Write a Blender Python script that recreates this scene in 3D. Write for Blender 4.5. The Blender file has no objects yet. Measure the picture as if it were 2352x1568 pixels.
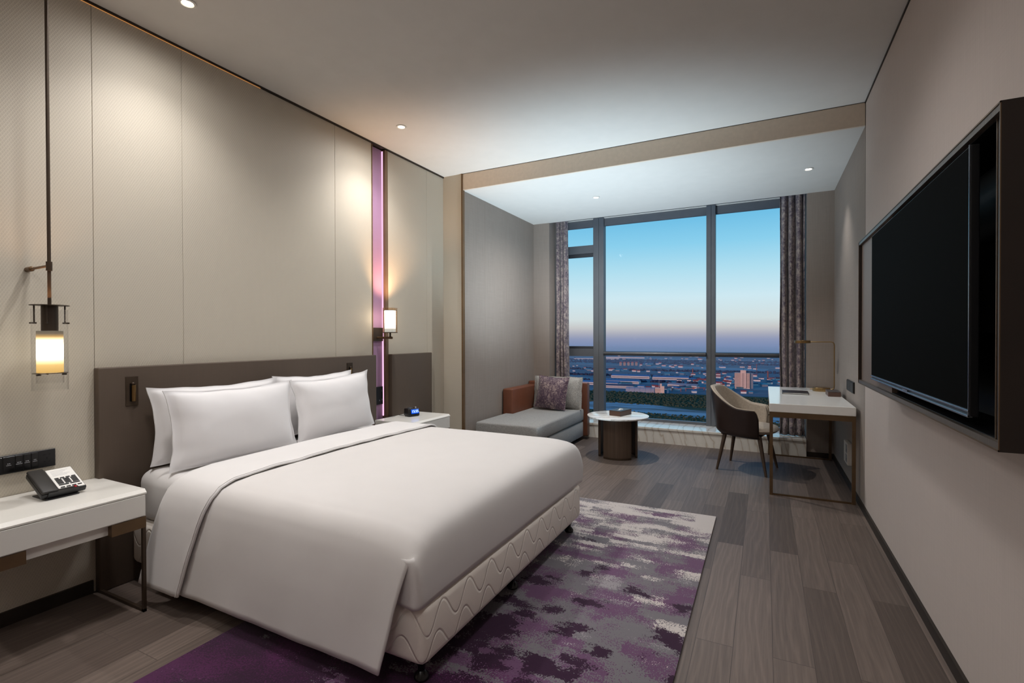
import bpy, bmesh, math, random
from mathutils import Vector, Matrix, noise, Euler
PI = math.pi
SC = bpy.context.scene
COL = SC.collection
random.seed(7)

# ------------------------------------------------------------------ colour / material helpers
def s2l(c):
    return tuple(((v/255)/12.92 if v/255 <= .04045 else ((v/255+.055)/1.055)**2.4) for v in c)
class NT:
    def __init__(s, name):
        s.m = bpy.data.materials.new(name); s.m.use_nodes = True
        s.t = s.m.node_tree; s.n = s.t.nodes; s.b = s.n['Principled BSDF']; s.out = s.n['Material Output']
        s._tc = None
    def new(s, typ, **kw):
        o = s.n.new(typ)
        for k, v in kw.items(): setattr(o, k, v)
        return o
    def link(s, a, b): s.t.links.new(a, b)
    def sin(s, node, **kw):
        for k, v in kw.items():
            k = k.replace('_', ' ')
            if hasattr(v, 'links') or isinstance(v, bpy.types.NodeSocket): s.link(v, node.inputs[k])
            else: node.inputs[k].default_value = v
    def obj(s):
        if s._tc is None: s._tc = s.new('ShaderNodeTexCoord')
        return s._tc.outputs['Object']
    def mapped(s, scale=(1, 1, 1), rot=(0, 0, 0), src=None):
        mp = s.new('ShaderNodeMapping'); s.link(src or s.obj(), mp.inputs['Vector'])
        mp.inputs['Scale'].default_value = scale; mp.inputs['Rotation'].default_value = rot
        return mp.outputs['Vector']
    def math(s, op, a, b=None, clamp=False):
        m = s.new('ShaderNodeMath', operation=op); m.use_clamp = clamp
        for i, v in enumerate((a, b)):
            if v is None: continue
            if isinstance(v, bpy.types.NodeSocket): s.link(v, m.inputs[i])
            else: m.inputs[i].default_value = v
        return m.outputs[0]
    def dot(s, vec):
        d = s.new('ShaderNodeVectorMath', operation='DOT_PRODUCT'); s.link(s.obj(), d.inputs[0]); d.inputs[1].default_value = vec
        return d.outputs['Value']
    def noise(s, vec, scale=5, detail=3, rough=.5, dist=0, fac=True):
        t = s.new('ShaderNodeTexNoise'); s.link(vec, t.inputs['Vector'])
        t.inputs['Scale'].default_value = scale; t.inputs['Detail'].default_value = detail
        t.inputs['Roughness'].default_value = rough; t.inputs['Distortion'].default_value = dist
        return t.outputs['Fac'] if fac else t.outputs['Color']
    def ramp(s, fac, stops, interp='LINEAR'):
        r = s.new('ShaderNodeValToRGB'); s.link(fac, r.inputs[0]); cr = r.color_ramp; cr.interpolation = interp
        while len(cr.elements) < len(stops): cr.elements.new(.5)
        for e, (p, c) in zip(cr.elements, stops): e.position = p; e.color = (*c, 1) if len(c) == 3 else c
        return r.outputs['Color']
    def mix(s, fac, a, b, mode='MIX'):
        m = s.new('ShaderNodeMix', data_type='RGBA', blend_type=mode)
        for sock, v in ((m.inputs[0], fac), (m.inputs[6], a), (m.inputs[7], b)):
            if isinstance(v, bpy.types.NodeSocket): s.link(v, sock)
            else: sock.default_value = v if isinstance(v, (int, float)) else (*v, 1)
        return m.outputs[2]
    def bump(s, h, strength=.2, dist=.01):
        b = s.new('ShaderNodeBump'); s.link(h, b.inputs['Height']); b.inputs['Strength'].default_value = strength
        b.inputs['Distance'].default_value = dist; s.link(b.outputs[0], s.b.inputs['Normal'])
    def base(s, c):
        if isinstance(c, bpy.types.NodeSocket): s.link(c, s.b.inputs['Base Color'])
        else: s.b.inputs['Base Color'].default_value = (*c, 1)
    def set(s, rough=.5, metal=0, spec=.5, sheen=0):
        s.b.inputs['Roughness'].default_value = rough; s.b.inputs['Metallic'].default_value = metal
        s.b.inputs['Specular IOR Level'].default_value = spec
        if sheen: s.b.inputs['Sheen Weight'].default_value = sheen
        return s.m
M = {}
def plain(name, rgb, rough=.5, metal=0, spec=.5, var=.06, vs=8, sheen=0, bump=0, bs=200):
    """simple procedural material: base colour with gentle noise variation"""
    t = NT(name); c = s2l(rgb)
    f = t.noise(t.mapped(), vs, 3)
    t.base(t.ramp(f, [(.3, tuple(v*(1-var) for v in c)), (.7, tuple(min(1, v*(1+var)) for v in c))]))
    if bump: t.bump(t.noise(t.mapped(), bs, 2), bump, .002)
    M[name] = t.set(rough, metal, spec, sheen); return M[name]
def emis(name, rgb, strength, ramp=None):
    t = NT(name); t.n.remove(t.b)
    e = t.new('ShaderNodeEmission'); e.inputs[0].default_value = (*s2l(rgb), 1); e.inputs[1].default_value = strength
    t.link(e.outputs[0], t.out.inputs[0]); M[name] = t.m; return t, e
def glassy(name, tint=(1, 1, 1), refl=.04, rough=0.0):
    """thin clear glass: see-through with a fresnel reflection"""
    t = NT(name); t.n.remove(t.b)
    tr = t.new('ShaderNodeBsdfTransparent'); tr.inputs[0].default_value = (*tint, 1)
    gl = t.new('ShaderNodeBsdfGlossy'); gl.inputs['Roughness'].default_value = rough
    lw = t.new('ShaderNodeLayerWeight'); lw.inputs[0].default_value = .35
    f = t.math('ADD', t.math('MULTIPLY', lw.outputs['Facing'], .30), refl)
    f = t.math('MULTIPLY', t.math('POWER', lw.outputs['Facing'], 3.0), .5); f = t.math('ADD', f, refl)
    mx = t.new('ShaderNodeMixShader'); t.link(f, mx.inputs[0]); t.link(tr.outputs[0], mx.inputs[1]); t.link(gl.outputs[0], mx.inputs[2])
    t.link(mx.outputs[0], t.out.inputs[0]); M[name] = t.m

# ------------------------------------------------------------------ mesh helpers
class MB:
    def __init__(s): s.bm = bmesh.new()
    def box(s, x0, x1, y0, y1, z0, z1, bev=0, seg=2):
        b = bmesh.new(); bmesh.ops.create_cube(b, size=1)
        for v in b.verts: v.co = Vector(((x0+x1)/2+v.co.x*(x1-x0), (y0+y1)/2+v.co.y*(y1-y0), (z0+z1)/2+v.co.z*(z1-z0)))
        if bev: bmesh.ops.bevel(b, geom=list(b.edges), offset=bev, segments=seg, profile=.5, affect='EDGES')
        s.add(b); return s
    def add(s, b):
        me = bpy.data.meshes.new('tmp'); b.to_mesh(me); b.free(); s.bm.from_mesh(me); bpy.data.meshes.remove(me)
    def cyl(s, p0, p1, r0, r1=None, n=24, cap=True):
        p0, p1 = Vector(p0), Vector(p1); r1 = r0 if r1 is None else r1; d = p1-p0
        q = d.to_track_quat('Z', 'Y') if d.length else None
        a = [s.bm.verts.new(p0+q@Vector((r0*math.cos(2*PI*i/n), r0*math.sin(2*PI*i/n), 0))) for i in range(n)]
        c = [s.bm.verts.new(p1+q@Vector((r1*math.cos(2*PI*i/n), r1*math.sin(2*PI*i/n), 0))) for i in range(n)]
        for i in range(n): s.bm.faces.new((a[i], a[(i+1) % n], c[(i+1) % n], c[i]))
        if cap: s.bm.faces.new(a[::-1]); s.bm.faces.new(c)
        return s
    def tube(s, pts, r, n=12, cap=True):
        pts = [Vector(p) for p in pts]; rings = []
        up = None
        for i, p in enumerate(pts):
            t = (pts[min(i+1, len(pts)-1)]-pts[max(i-1, 0)]).normalized()
            if up is None: up = t.orthogonal().normalized()
            up = (up-t*up.dot(t)).normalized(); w = t.cross(up)
            rr = r[i] if isinstance(r, (list, tuple)) else r
            rings.append([s.bm.verts.new(p+up*rr*math.cos(2*PI*k/n)+w*rr*math.sin(2*PI*k/n)) for k in range(n)])
        for a, b in zip(rings, rings[1:]):
            for k in range(n): s.bm.faces.new((a[k], a[(k+1) % n], b[(k+1) % n], b[k]))
        if cap: s.bm.faces.new(rings[0][::-1]); s.bm.faces.new(rings[-1])
        return s
    def lathe(s, prof, c=(0, 0, 0), n=32, close=False):
        c = Vector(c); rings = []
        for r, z in prof:
            if r < 1e-6: rings.append([s.bm.verts.new(c+Vector((0, 0, z)))])
            else: rings.append([s.bm.verts.new(c+Vector((r*math.cos(2*PI*i/n), r*math.sin(2*PI*i/n), z))) for i in range(n)])
        prs = list(zip(rings, rings[1:]))+([(rings[-1], rings[0])] if close else [])
        for a, b in prs:
            for i in range(n):
                j = (i+1) % n
                f = [a[0], b[j], b[i]] if len(a) == 1 and len(b) > 1 else [a[i], a[j], b[0]] if len(b) == 1 and len(a) > 1 else [a[i], a[j], b[j], b[i]]
                if len(set(f)) > 2: s.bm.faces.new(f)
        return s
    def prism(s, poly, z0, z1, bev=0, seg=2, axis='z'):
        b = bmesh.new()
        def P(u, v, w): return Vector((u, v, w)) if axis == 'z' else Vector((w, u, v)) if axis == 'x' else Vector((u, w, v))
        a = [b.verts.new(P(u, v, z0)) for u, v in poly]; c = [b.verts.new(P(u, v, z1)) for u, v in poly]; n = len(poly)
        for i in range(n): b.faces.new((a[i], a[(i+1) % n], c[(i+1) % n], c[i]))
        b.faces.new(a[::-1]); b.faces.new(c); bmesh.ops.recalc_face_normals(b, faces=b.faces)
        if bev: bmesh.ops.bevel(b, geom=list(b.edges), offset=bev, segments=seg, profile=.5, affect='EDGES')
        s.add(b); return s
    def grid(s, f, nu, nv, cu=False, cv=False):
        vs = [[s.bm.verts.new(f(i/(nu if cu else nu-1), j/(nv if cv else nv-1))) for j in range(nv)] for i in range(nu)]
        for i in range(nu if cu else nu-1):
            for j in range(nv if cv else nv-1):
                s.bm.faces.new((vs[i][j], vs[(i+1) % nu][j], vs[(i+1) % nu][(j+1) % nv], vs[i][(j+1) % nv]))
        return vs
    def ico(s, c, r, sub=1, sz=(1, 1, 1)):
        b = bmesh.new(); bmesh.ops.create_icosphere(b, subdivisions=sub, radius=r)
        for v in b.verts: v.co = Vector(c)+Vector((v.co.x*sz[0], v.co.y*sz[1], v.co.z*sz[2]))
        s.add(b); return s
    def build(s, name, mat, parent=None, smooth=30, recalc=True, world=True, weld=0):
        if weld: bmesh.ops.remove_doubles(s.bm, verts=s.bm.verts, dist=weld)
        if recalc: bmesh.ops.recalc_face_normals(s.bm, faces=s.bm.faces)
        me = bpy.data.meshes.new(name); s.bm.to_mesh(me); s.bm.free()
        me.materials.append(M[mat] if isinstance(mat, str) else mat)
        if smooth:
            for p in me.polygons: p.use_smooth = True
            me.set_sharp_from_angle(angle=math.radians(smooth))
        o = bpy.data.objects.new(name, me); COL.objects.link(o)
        if parent:
            root = parent
            while root.parent: root = root.parent
            if world: me.transform(root.matrix_basis.inverted())
            o.parent = parent
        return o
def tag(o, label, cat, group=None, kind=None):
    o['label'] = label; o['category'] = cat
    if group: o['group'] = group
    if kind: o['kind'] = kind
    return o
def struct(o, kind='structure', label=None):
    o['kind'] = kind
    if label: o['label'] = label
    return o
def thing(name, label, cat, loc=(0, 0, 0), rotz=0, group=None):
    o = bpy.data.objects.new(name, None); COL.objects.link(o); o.location = loc; o.rotation_euler = (0, 0, rotz)
    o.empty_display_size = .05; o.matrix_basis = Matrix.Translation(Vector(loc))@Euler((0, 0, rotz)).to_matrix().to_4x4()
    return tag(o, label, cat, group)
def copy_tree(root, loc, rotz=None, label=None, scale=None):
    r = root.copy(); COL.objects.link(r); r.location = loc
    if rotz is not None: r.rotation_euler = (0, 0, rotz)
    if scale: r.scale = scale
    if label: r['label'] = label
    for ch in list(root.children):
        c = ch.copy(); COL.objects.link(c); c.parent = r
        for g in list(ch.children):
            d = g.copy(); COL.objects.link(d); d.parent = c
    return r
def mod_solid(o, t, off=0):
    m = o.modifiers.new('s', 'SOLIDIFY'); m.thickness = t; m.offset = off; return o
def mod_sub(o, n=1):
    m = o.modifiers.new('u', 'SUBSURF'); m.levels = n; m.render_levels = n; return o
def nz(x, y, z=0): return noise.noise(Vector((x, y, z)))
def resample(pts, n):
    pts = [Vector(p) for p in pts]; L = [0]
    for a, b in zip(pts, pts[1:]): L.append(L[-1]+(b-a).length)
    out = []
    for i in range(n):
        d = L[-1]*i/(n-1); k = 0
        while k < len(L)-2 and L[k+1] < d: k += 1
        t = (d-L[k])/max(1e-9, L[k+1]-L[k]); out.append(pts[k].lerp(pts[k+1], min(1, max(0, t))))
    return out

# ------------------------------------------------------------------ materials
def woven(name, rgb):
    t = NT(name); c = s2l(rgb)
    k = 2*PI/.024
    def ridge(sg):
        w = t.math('COSINE', t.math('ADD', t.math('MULTIPLY', t.dot((1, 1, 0)), k), t.math('MULTIPLY', t.dot((0, 0, 1)), sg*k*.56)))
        return t.math('POWER', t.math('ABSOLUTE', w), 5)
    f = t.math('MAXIMUM', ridge(-1), t.math('MULTIPLY', ridge(1), .62))
    t.base(t.ramp(f, [(.1, tuple(v*.93 for v in c)), (.9, tuple(v*1.06 for v in c))]))
    t.bump(f, .28, .0018)
    M[name] = t.set(.55, 0, .3)
woven('woven_vinyl', (192, 184, 169))
def fabric_wall(name, rgb, var=.10, ys=180, rough=.75, amp=.12):
    t = NT(name); c = s2l(rgb)
    f1 = t.noise(t.mapped((ys, ys, 4)), 1, 3, .6); f2 = t.noise(t.mapped((4, 4, ys*1.2)), 1, 2, .5); f3 = t.noise(t.mapped(), 1.1, 3)
    f = t.math('ADD', t.math('MULTIPLY', f1, .5), t.math('ADD', t.math('MULTIPLY', f2, .25), t.math('MULTIPLY', f3, .25)))
    t.base(t.ramp(f, [(.3, tuple(v*(1-var) for v in c)), (.7, tuple(v*(1+var) for v in c))]))
    t.bump(f, amp, .002); M[name] = t.set(rough, 0, .3)
fabric_wall('beige_fabric', (190, 179, 172), .07, 220)
fabric_wall('grey_linen', (146, 136, 128), .14, 150)
fabric_wall('grey_linen_end', (148, 136, 127), .10, 180)
fabric_wall('headboard_leather', (84, 72, 62), .06, 300, .55)
fabric_wall('purple_fabric', (162, 128, 158), .08, 300, .8)
plain('ceiling_paint', (206, 203, 198), .85, 0, .2, .015)
plain('soffit_paper', (204, 188, 170), .8, 0, .2, .04, 30)
plain('dark_trim', (46, 38, 31), .45, .3, .5)
plain('bronze', (104, 82, 58), .42, .55, .5, .1, 14)
plain('bronze_dark', (70, 57, 45), .42, .45, .5, .1, 14)
plain('trim_brown', (112, 86, 58), .45, .35, .5, .1, 14)
plain('brass', (150, 122, 82), .3, 1, .5, .08, 12)
plain('brown_strip', (122, 98, 78), .45, .4)
plain('white_lacquer', (226, 223, 216), .22, 0, .5, .01)
plain('desk_white', (236, 234, 229), .14, 0, .5, .01)
plain('duvet_white', (211, 207, 204), .85, 0, .15, .012, 6, .15, .05, 500)
plain('linen_white', (226, 224, 224), .85, 0, .15, .012, 6, .15, .05, 500)
plain('sheet_white', (219, 216, 214), .85, 0, .15, .012, 6, .15, .05, 500)
plain('black_plastic', (20, 20, 22), .38, 0, .5, .1)
plain('charcoal_plastic', (44, 42, 40), .45, 0, .4, .05)
plain('black_gloss', (9, 9, 10), .22, 0, .5, .05)
plain('niche_black', (7, 7, 9), .5, 0, .3, .05)
plain('screen_black', (13, 13, 12), .7, 0, .01, .02)
plain('silver', (150, 155, 165), .25, .9)
plain('steel_grey', (82, 86, 92), .38, .6, .5, .04)
plain('frame_grey', (104, 107, 112), .45, .2, .5, .04)
plain('rail_grey', (84, 84, 86), .35, .35, .5, .03)
plain('white_plastic', (215, 213, 208), .35)
plain('key_black', (22, 22, 24), .5)
plain('red_plastic', (150, 25, 35), .35)
plain('mark_grey', (150, 152, 156), .6)
plain('chair_leather', (44, 31, 28), .36, 0, .5, .10, 20, 0, .08, 120)
plain('chair_fabric', (172, 158, 142), .9, 0, .2, .10, 60, .2, .25, 260)
plain('chair_rim', (188, 172, 150), .6)
plain('walnut_leg', (74, 58, 46), .42, 0, .5, .18, 25)
plain('tan_leather', (112, 66, 46), .42, 0, .5, .06, 12, 0, .06, 150)
plain('cable_black', (18, 18, 18), .5)
plain('paper_white', (235, 233, 228), .9)
plain('box_leather', (92, 66, 54), .45, 0, .5, .06)
plain('box_dark', (66, 63, 64), .4, 0, .5, .05)
plain('folder_black', (38, 30, 29), .45)
plain('tv_wood', (33, 24, 19), .42, 0, .4, .15, 10)
plain('tv_panel', (124, 108, 97), .5, .2, .4, .03)
def tweed(name, c0, c1, scale=170, bump=.45):
    t = NT(name); f = t.noise(t.mapped(), scale, 2, .7)
    t.base(t.ramp(f, [(.33, s2l(c0)), (.66, s2l(c1))])); t.bump(f, bump, .004)
    t.b.inputs['Sheen Weight'].default_value = .25; M[name] = t.set(.95, 0, .15)
tweed('grey_boucle', (118, 116, 112), (196, 192, 186))
tweed('grey_fabric', (112, 112, 111), (172, 170, 166), 260, .3)
def velvet(name):
    t = NT(name); f = t.noise(t.mapped(), 46, 6, .75); g = t.noise(t.mapped((1, 1, .5)), 12, 3)
    v = t.math('ADD', t.math('MULTIPLY', f, .7), t.math('MULTIPLY', g, .3))
    t.base(t.ramp(v, [(.42, s2l((62, 40, 62))), (.50, s2l((92, 70, 84))), (.60, s2l((168, 148, 142)))]))
    t.bump(f, .3, .004); t.b.inputs['Sheen Weight'].default_value = .4; M[name] = t.set(.5, .15, .5)
velvet('plum_velvet')
def curtain_mat():
    t = NT('curtain_jacquard'); f = t.noise(t.mapped((1, 1, .8)), 55, 5, .7); g = t.noise(t.mapped(), 17, 3, .6)
    v = t.math('ADD', t.math('MULTIPLY', f, .6), t.math('MULTIPLY', g, .4))
    t.base(t.ramp(v, [(.40, s2l((84, 70, 84))), (.50, s2l((128, 114, 116))), (.60, s2l((176, 160, 150)))]))
    t.b.inputs['Sheen Weight'].default_value = .3; t.bump(f, .2, .003); M['curtain_jacquard'] = t.set(.6, .05, .4)
curtain_mat()
def floor_mat():
    t = NT('oak_planks')
    sep = t.new('ShaderNodeSeparateXYZ'); t.link(t.obj(), sep.inputs[0])
    cmb = t.new('ShaderNodeCombineXYZ'); t.link(sep.outputs['Y'], cmb.inputs[0]); t.link(sep.outputs['X'], cmb.inputs[1])
    br = t.new('ShaderNodeTexBrick'); t.link(cmb.outputs[0], br.inputs['Vector'])
    br.offset = .37; br.inputs['Scale'].default_value = 1; br.inputs['Brick Width'].default_value = 1.15; br.inputs['Row Height'].default_value = .15
    br.inputs['Mortar Size'].default_value = .0016; br.inputs['Mortar Smooth'].default_value = .1; br.inputs['Bias'].default_value = 0
    br.inputs['Color1'].default_value = (0, 0, 0, 1); br.inputs['Color2'].default_value = (1, 1, 1, 1); br.inputs['Mortar'].default_value = (.5, .5, .5, 1)
    tone = t.ramp(br.outputs['Color'], [(0, s2l((92, 80, 73))), (.4, s2l((112, 99, 91))), (1, s2l((124, 110, 101)))])
    off = t.new('ShaderNodeVectorMath', operation='MULTIPLY_ADD'); t.link(br.outputs['Color'], off.inputs[0]); off.inputs[1].default_value = (7, 11, 3)
    t.link(t.obj(), off.inputs[2])
    gr = t.noise(t.mapped((120, 3.0, 1), src=off.outputs[0]), 1, 5, .7, .4)
    wv = t.new('ShaderNodeTexWave', wave_type='BANDS', bands_direction='X'); t.link(t.mapped((1, .12, 1), src=off.outputs[0]), wv.inputs['Vector'])
    wv.inputs['Scale'].default_value = 9; wv.inputs['Distortion'].default_value = 22; wv.inputs['Detail'].default_value = 3; wv.inputs['Detail Scale'].default_value = .55
    g = t.math('ADD', t.math('MULTIPLY', gr, .68), t.math('MULTIPLY', t.math('POWER', wv.outputs['Fac'], 3), .14))
    shade = t.ramp(g, [(.25, (.70, .70, .70)), (.65, (1.10, 1.09, 1.08))])
    c = t.mix(1.0, tone, shade, 'MULTIPLY')
    c = t.mix(t.math('MULTIPLY', br.outputs['Fac'], .55), c, s2l((48, 42, 38)))
    t.base(c); t.bump(g, .10, .002); M['oak_planks'] = t.set(.5, 0, .28)
floor_mat()
def marble(name, rot=(0, 0, 0), sc=(1, 1, 1), vein=(150, 130, 108), base=(226, 222, 214)):
    t = NT(name); v = t.mapped(sc, rot)
    n1 = t.noise(v, 2.2, 4, .6, .8, fac=False)
    add = t.new('ShaderNodeVectorMath', operation='MULTIPLY_ADD'); t.link(n1, add.inputs[0]); add.inputs[1].default_value = (.35, .35, .35); t.link(v, add.inputs[2])
    w = t.new('ShaderNodeTexWave', wave_type='BANDS', bands_direction='X'); t.link(add.outputs[0], w.inputs['Vector'])
    w.inputs['Scale'].default_value = 2.1; w.inputs['Distortion'].default_value = 4; w.inputs['Detail'].default_value = 4; w.inputs['Detail Scale'].default_value = 1.4
    c = t.ramp(w.outputs['Fac'], [(.0, s2l(vein)), (.035, s2l(tuple((a+b)//2 for a, b in zip(vein, base)))), (.13, s2l(base)), (1, s2l(tuple(min(255, x+8) for x in base)))])
    f = t.noise(v, 9, 4, .6); c = t.mix(t.math('MULTIPLY', f, .25), c, s2l((206, 198, 186)))
    t.base(c); M[name] = t.set(.16, 0, .5)
marble('marble_sill', (0, .62, 0), (1.9, .5, .7), (200, 186, 168), (226, 221, 212))
marble('marble_table', (0, 0, .9), (.8, 1, 1), (190, 184, 176), (232, 230, 226))
def wood_strip(name, rgb):
    t = NT(name); c = s2l(rgb); f = t.noise(t.mapped((140, 140, 2)), 1, 3, .6)
    t.base(t.ramp(f, [(.3, tuple(v*.72 for v in c)), (.7, tuple(v*1.2 for v in c))])); t.bump(f, .15, .002); M[name] = t.set(.42, .15, .45)
wood_strip('bronze_veneer', (88, 72, 60)); wood_strip('tv_frame', (92, 84, 76))
def box_spring_mat():
    t = NT('quilted_ticking'); c = s2l((232, 224, 214))
    s_ = t.dot((1, 1, 0)); z = t.dot((0, 0, 1))
    def wave(z0, amp, per, ph, sk):
        arg = t.math('ADD', t.math('MULTIPLY', s_, 2*PI/per), ph)
        d = t.math('ABSOLUTE', t.math('SUBTRACT', t.math('SUBTRACT', z, z0), t.math('MULTIPLY', t.math('SINE', arg), amp)))
        sl = t.math('SQRT', t.math('ADD', 1, t.math('POWER', t.math('MULTIPLY', t.math('COSINE', arg), amp*2*PI/per), 2)))
        return t.math('DIVIDE', t.math('DIVIDE', d, sl), .0075, True)
    g = t.math('MINIMUM', wave(.250, .048, .19, .4, 0), wave(.150, .044, .19, 1.5, 0))
    g = t.math('POWER', g, .6)
    m = t.math('SINE', t.math('MULTIPLY', s_, 2*PI/.007)); m2 = t.math('SINE', t.math('MULTIPLY', z, 2*PI/.007))
    h = t.math('ADD', g, t.math('MULTIPLY', t.math('MULTIPLY', m, m2), .035))
    t.base(c); t.bump(h, .6, .008); M['quilted_ticking'] = t.set(.9, 0, .15)
box_spring_mat()
def rug_mat():
    t = NT('rug_pile'); o = t.obj()
    sep = t.new('ShaderNodeSeparateXYZ'); t.link(o, sep.inputs[0]); Yc, Xc = sep.outputs['Y'], sep.outputs['X']
    jit = t.noise(t.mapped(), 60, 2, .6, 0, fac=False)
    jv = t.new('ShaderNodeVectorMath', operation='MULTIPLY_ADD'); t.link(jit, jv.inputs[0]); jv.inputs[1].default_value = (.09, .05, 0); t.link(o, jv.inputs[2])
    sp = t.noise(t.mapped(), 150, 1, .5); sp = t.math('MULTIPLY', t.math('SUBTRACT', sp, .5), 1.5)
    def field(seed, sx, sy, k):
        m = t.new('ShaderNodeVectorMath', operation='ADD'); t.link(jv.outputs[0], m.inputs[0]); m.inputs[1].default_value = (seed*3.7, seed*1.9, seed)
        a = t.noise(t.mapped((sx, sy, 1), src=m.outputs[0]), 1, 2, .55)
        q = t.new('ShaderNodeVectorMath', operation='SNAP'); t.link(m.outputs[0], q.inputs[0]); q.inputs[1].default_value = (.40/sx*1.1, .34/sy*1.1, 10)
        b = t.noise(t.mapped((sx, sy, 1), src=q.outputs[0]), 1.3, 1, .5)
        return t.math('ADD', t.math('MULTIPLY', t.math('SUBTRACT', a, .5), k), t.math('MULTIPLY', t.math('SUBTRACT', b, .5), 2.6-k))
    def step(v, edge, soft=.04):
        return t.math('DIVIDE', t.math('SUBTRACT', v, edge-soft/2), soft, True)
    fall = t.math('MULTIPLY', t.math('SUBTRACT', Yc, 2.5), .36)
    A = t.math('ADD', field(1, 3.2, 5.0, 1.5), t.math('MULTIPLY', sp, .62))
    base = t.mix(step(A, .02), s2l((112, 108, 112)), s2l((100, 70, 98)))
    A2 = t.math('ADD', field(5, 2.6, 6.5, 1.4), t.math('MULTIPLY', sp, .5))
    base = t.mix(step(A2, .30), base, s2l((144, 138, 141)))
    C_ = t.math('ADD', t.math('ADD', field(2, 3.0, 7.5, 1.2), t.math('MULTIPLY', sp, .55)), t.math('MULTIPLY', t.math('SUBTRACT', Yc, 3.35), .30))
    c = t.mix(step(C_, .06), base, s2l((196, 187, 182)))
    D = t.math('SUBTRACT', t.math('ADD', field(3, 4.2, 6.6, 1.6), t.math('MULTIPLY', sp, .20)), t.math('MULTIPLY', t.math('SUBTRACT', Yc, 2.0), .36))
    D = t.math('ADD', D, t.math('MULTIPLY', t.math('SUBTRACT', 1.9, Xc), .16))
    c = t.mix(step(D, -.015), c, s2l((50, 26, 48)))
    mg = t.math('ADD', t.math('SUBTRACT', field(4, 2.2, 3.0, 2.0), t.math('MULTIPLY', t.math('SUBTRACT', Yc, 1.5), .6)), t.math('MULTIPLY', sp, .9))
    c = t.mix(t.math('MULTIPLY', step(mg, .22, .3), .7), c, s2l((84, 34, 78)))
    lt = t.math('SUBTRACT', t.math('ADD', t.math('MULTIPLY', sp, 1.0), field(6, 2.4, 4.0, 1.8)), t.math('MULTIPLY', t.math('SUBTRACT', Yc, 1.2), .25))
    c = t.mix(t.math('MULTIPLY', step(lt, .42), .8), c, s2l((132, 100, 130)))
    t.base(c); t.bump(t.noise(t.mapped(), 420, 1, .5), .35, .003); t.b.inputs['Sheen Weight'].default_value = .15; M['rug_pile'] = t.set(.95, 0, .1)
rug_mat()
glassy('window_glass', (.97, .985, .99), .0015)
glassy('lamp_glass', (.98, .98, .98), .012)
glassy('amber_glass', (.95, .88, .80), .05)
emis('led_white', (255, 240, 214), 14)
emis('led_warm', (255, 176, 100), .55)
emis('led_pink', (255, 200, 236), 1.15)
emis('clock_blue', (14, 70, 190), 1.6)
emis('clock_digits', (190, 225, 255), 2.5)
def shade_emission(name, stops):
    """frosted lamp glass lit by the bulb inside: stops = (local height, colour, strength)"""
    t, e = emis(name, (255, 255, 255), 1); zz = t.dot((0, 0, 1)); z0, z1 = stops[0][0], stops[-1][0]
    f = t.math('DIVIDE', t.math('SUBTRACT', zz, z0), z1-z0); sm = max(x[2] for x in stops)
    t.link(t.ramp(f, [((z-z0)/(z1-z0), s2l(c)) for z, c, k in stops]), e.inputs[0])
    t.link(t.math('MULTIPLY', t.ramp(f, [((z-z0)/(z1-z0), (k/sm,)*3) for z, c, k in stops]), sm), e.inputs[1])

# ------------------------------------------------------------------ room numbers (metres)
W, H, D1, PX, H2, D2, D3 = 3.786, 3.06, 4.5, .242, 2.8885, 6.34, 6.76
YB = -2.4
CAM = Vector((3.1169, 0, 1.32))

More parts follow.
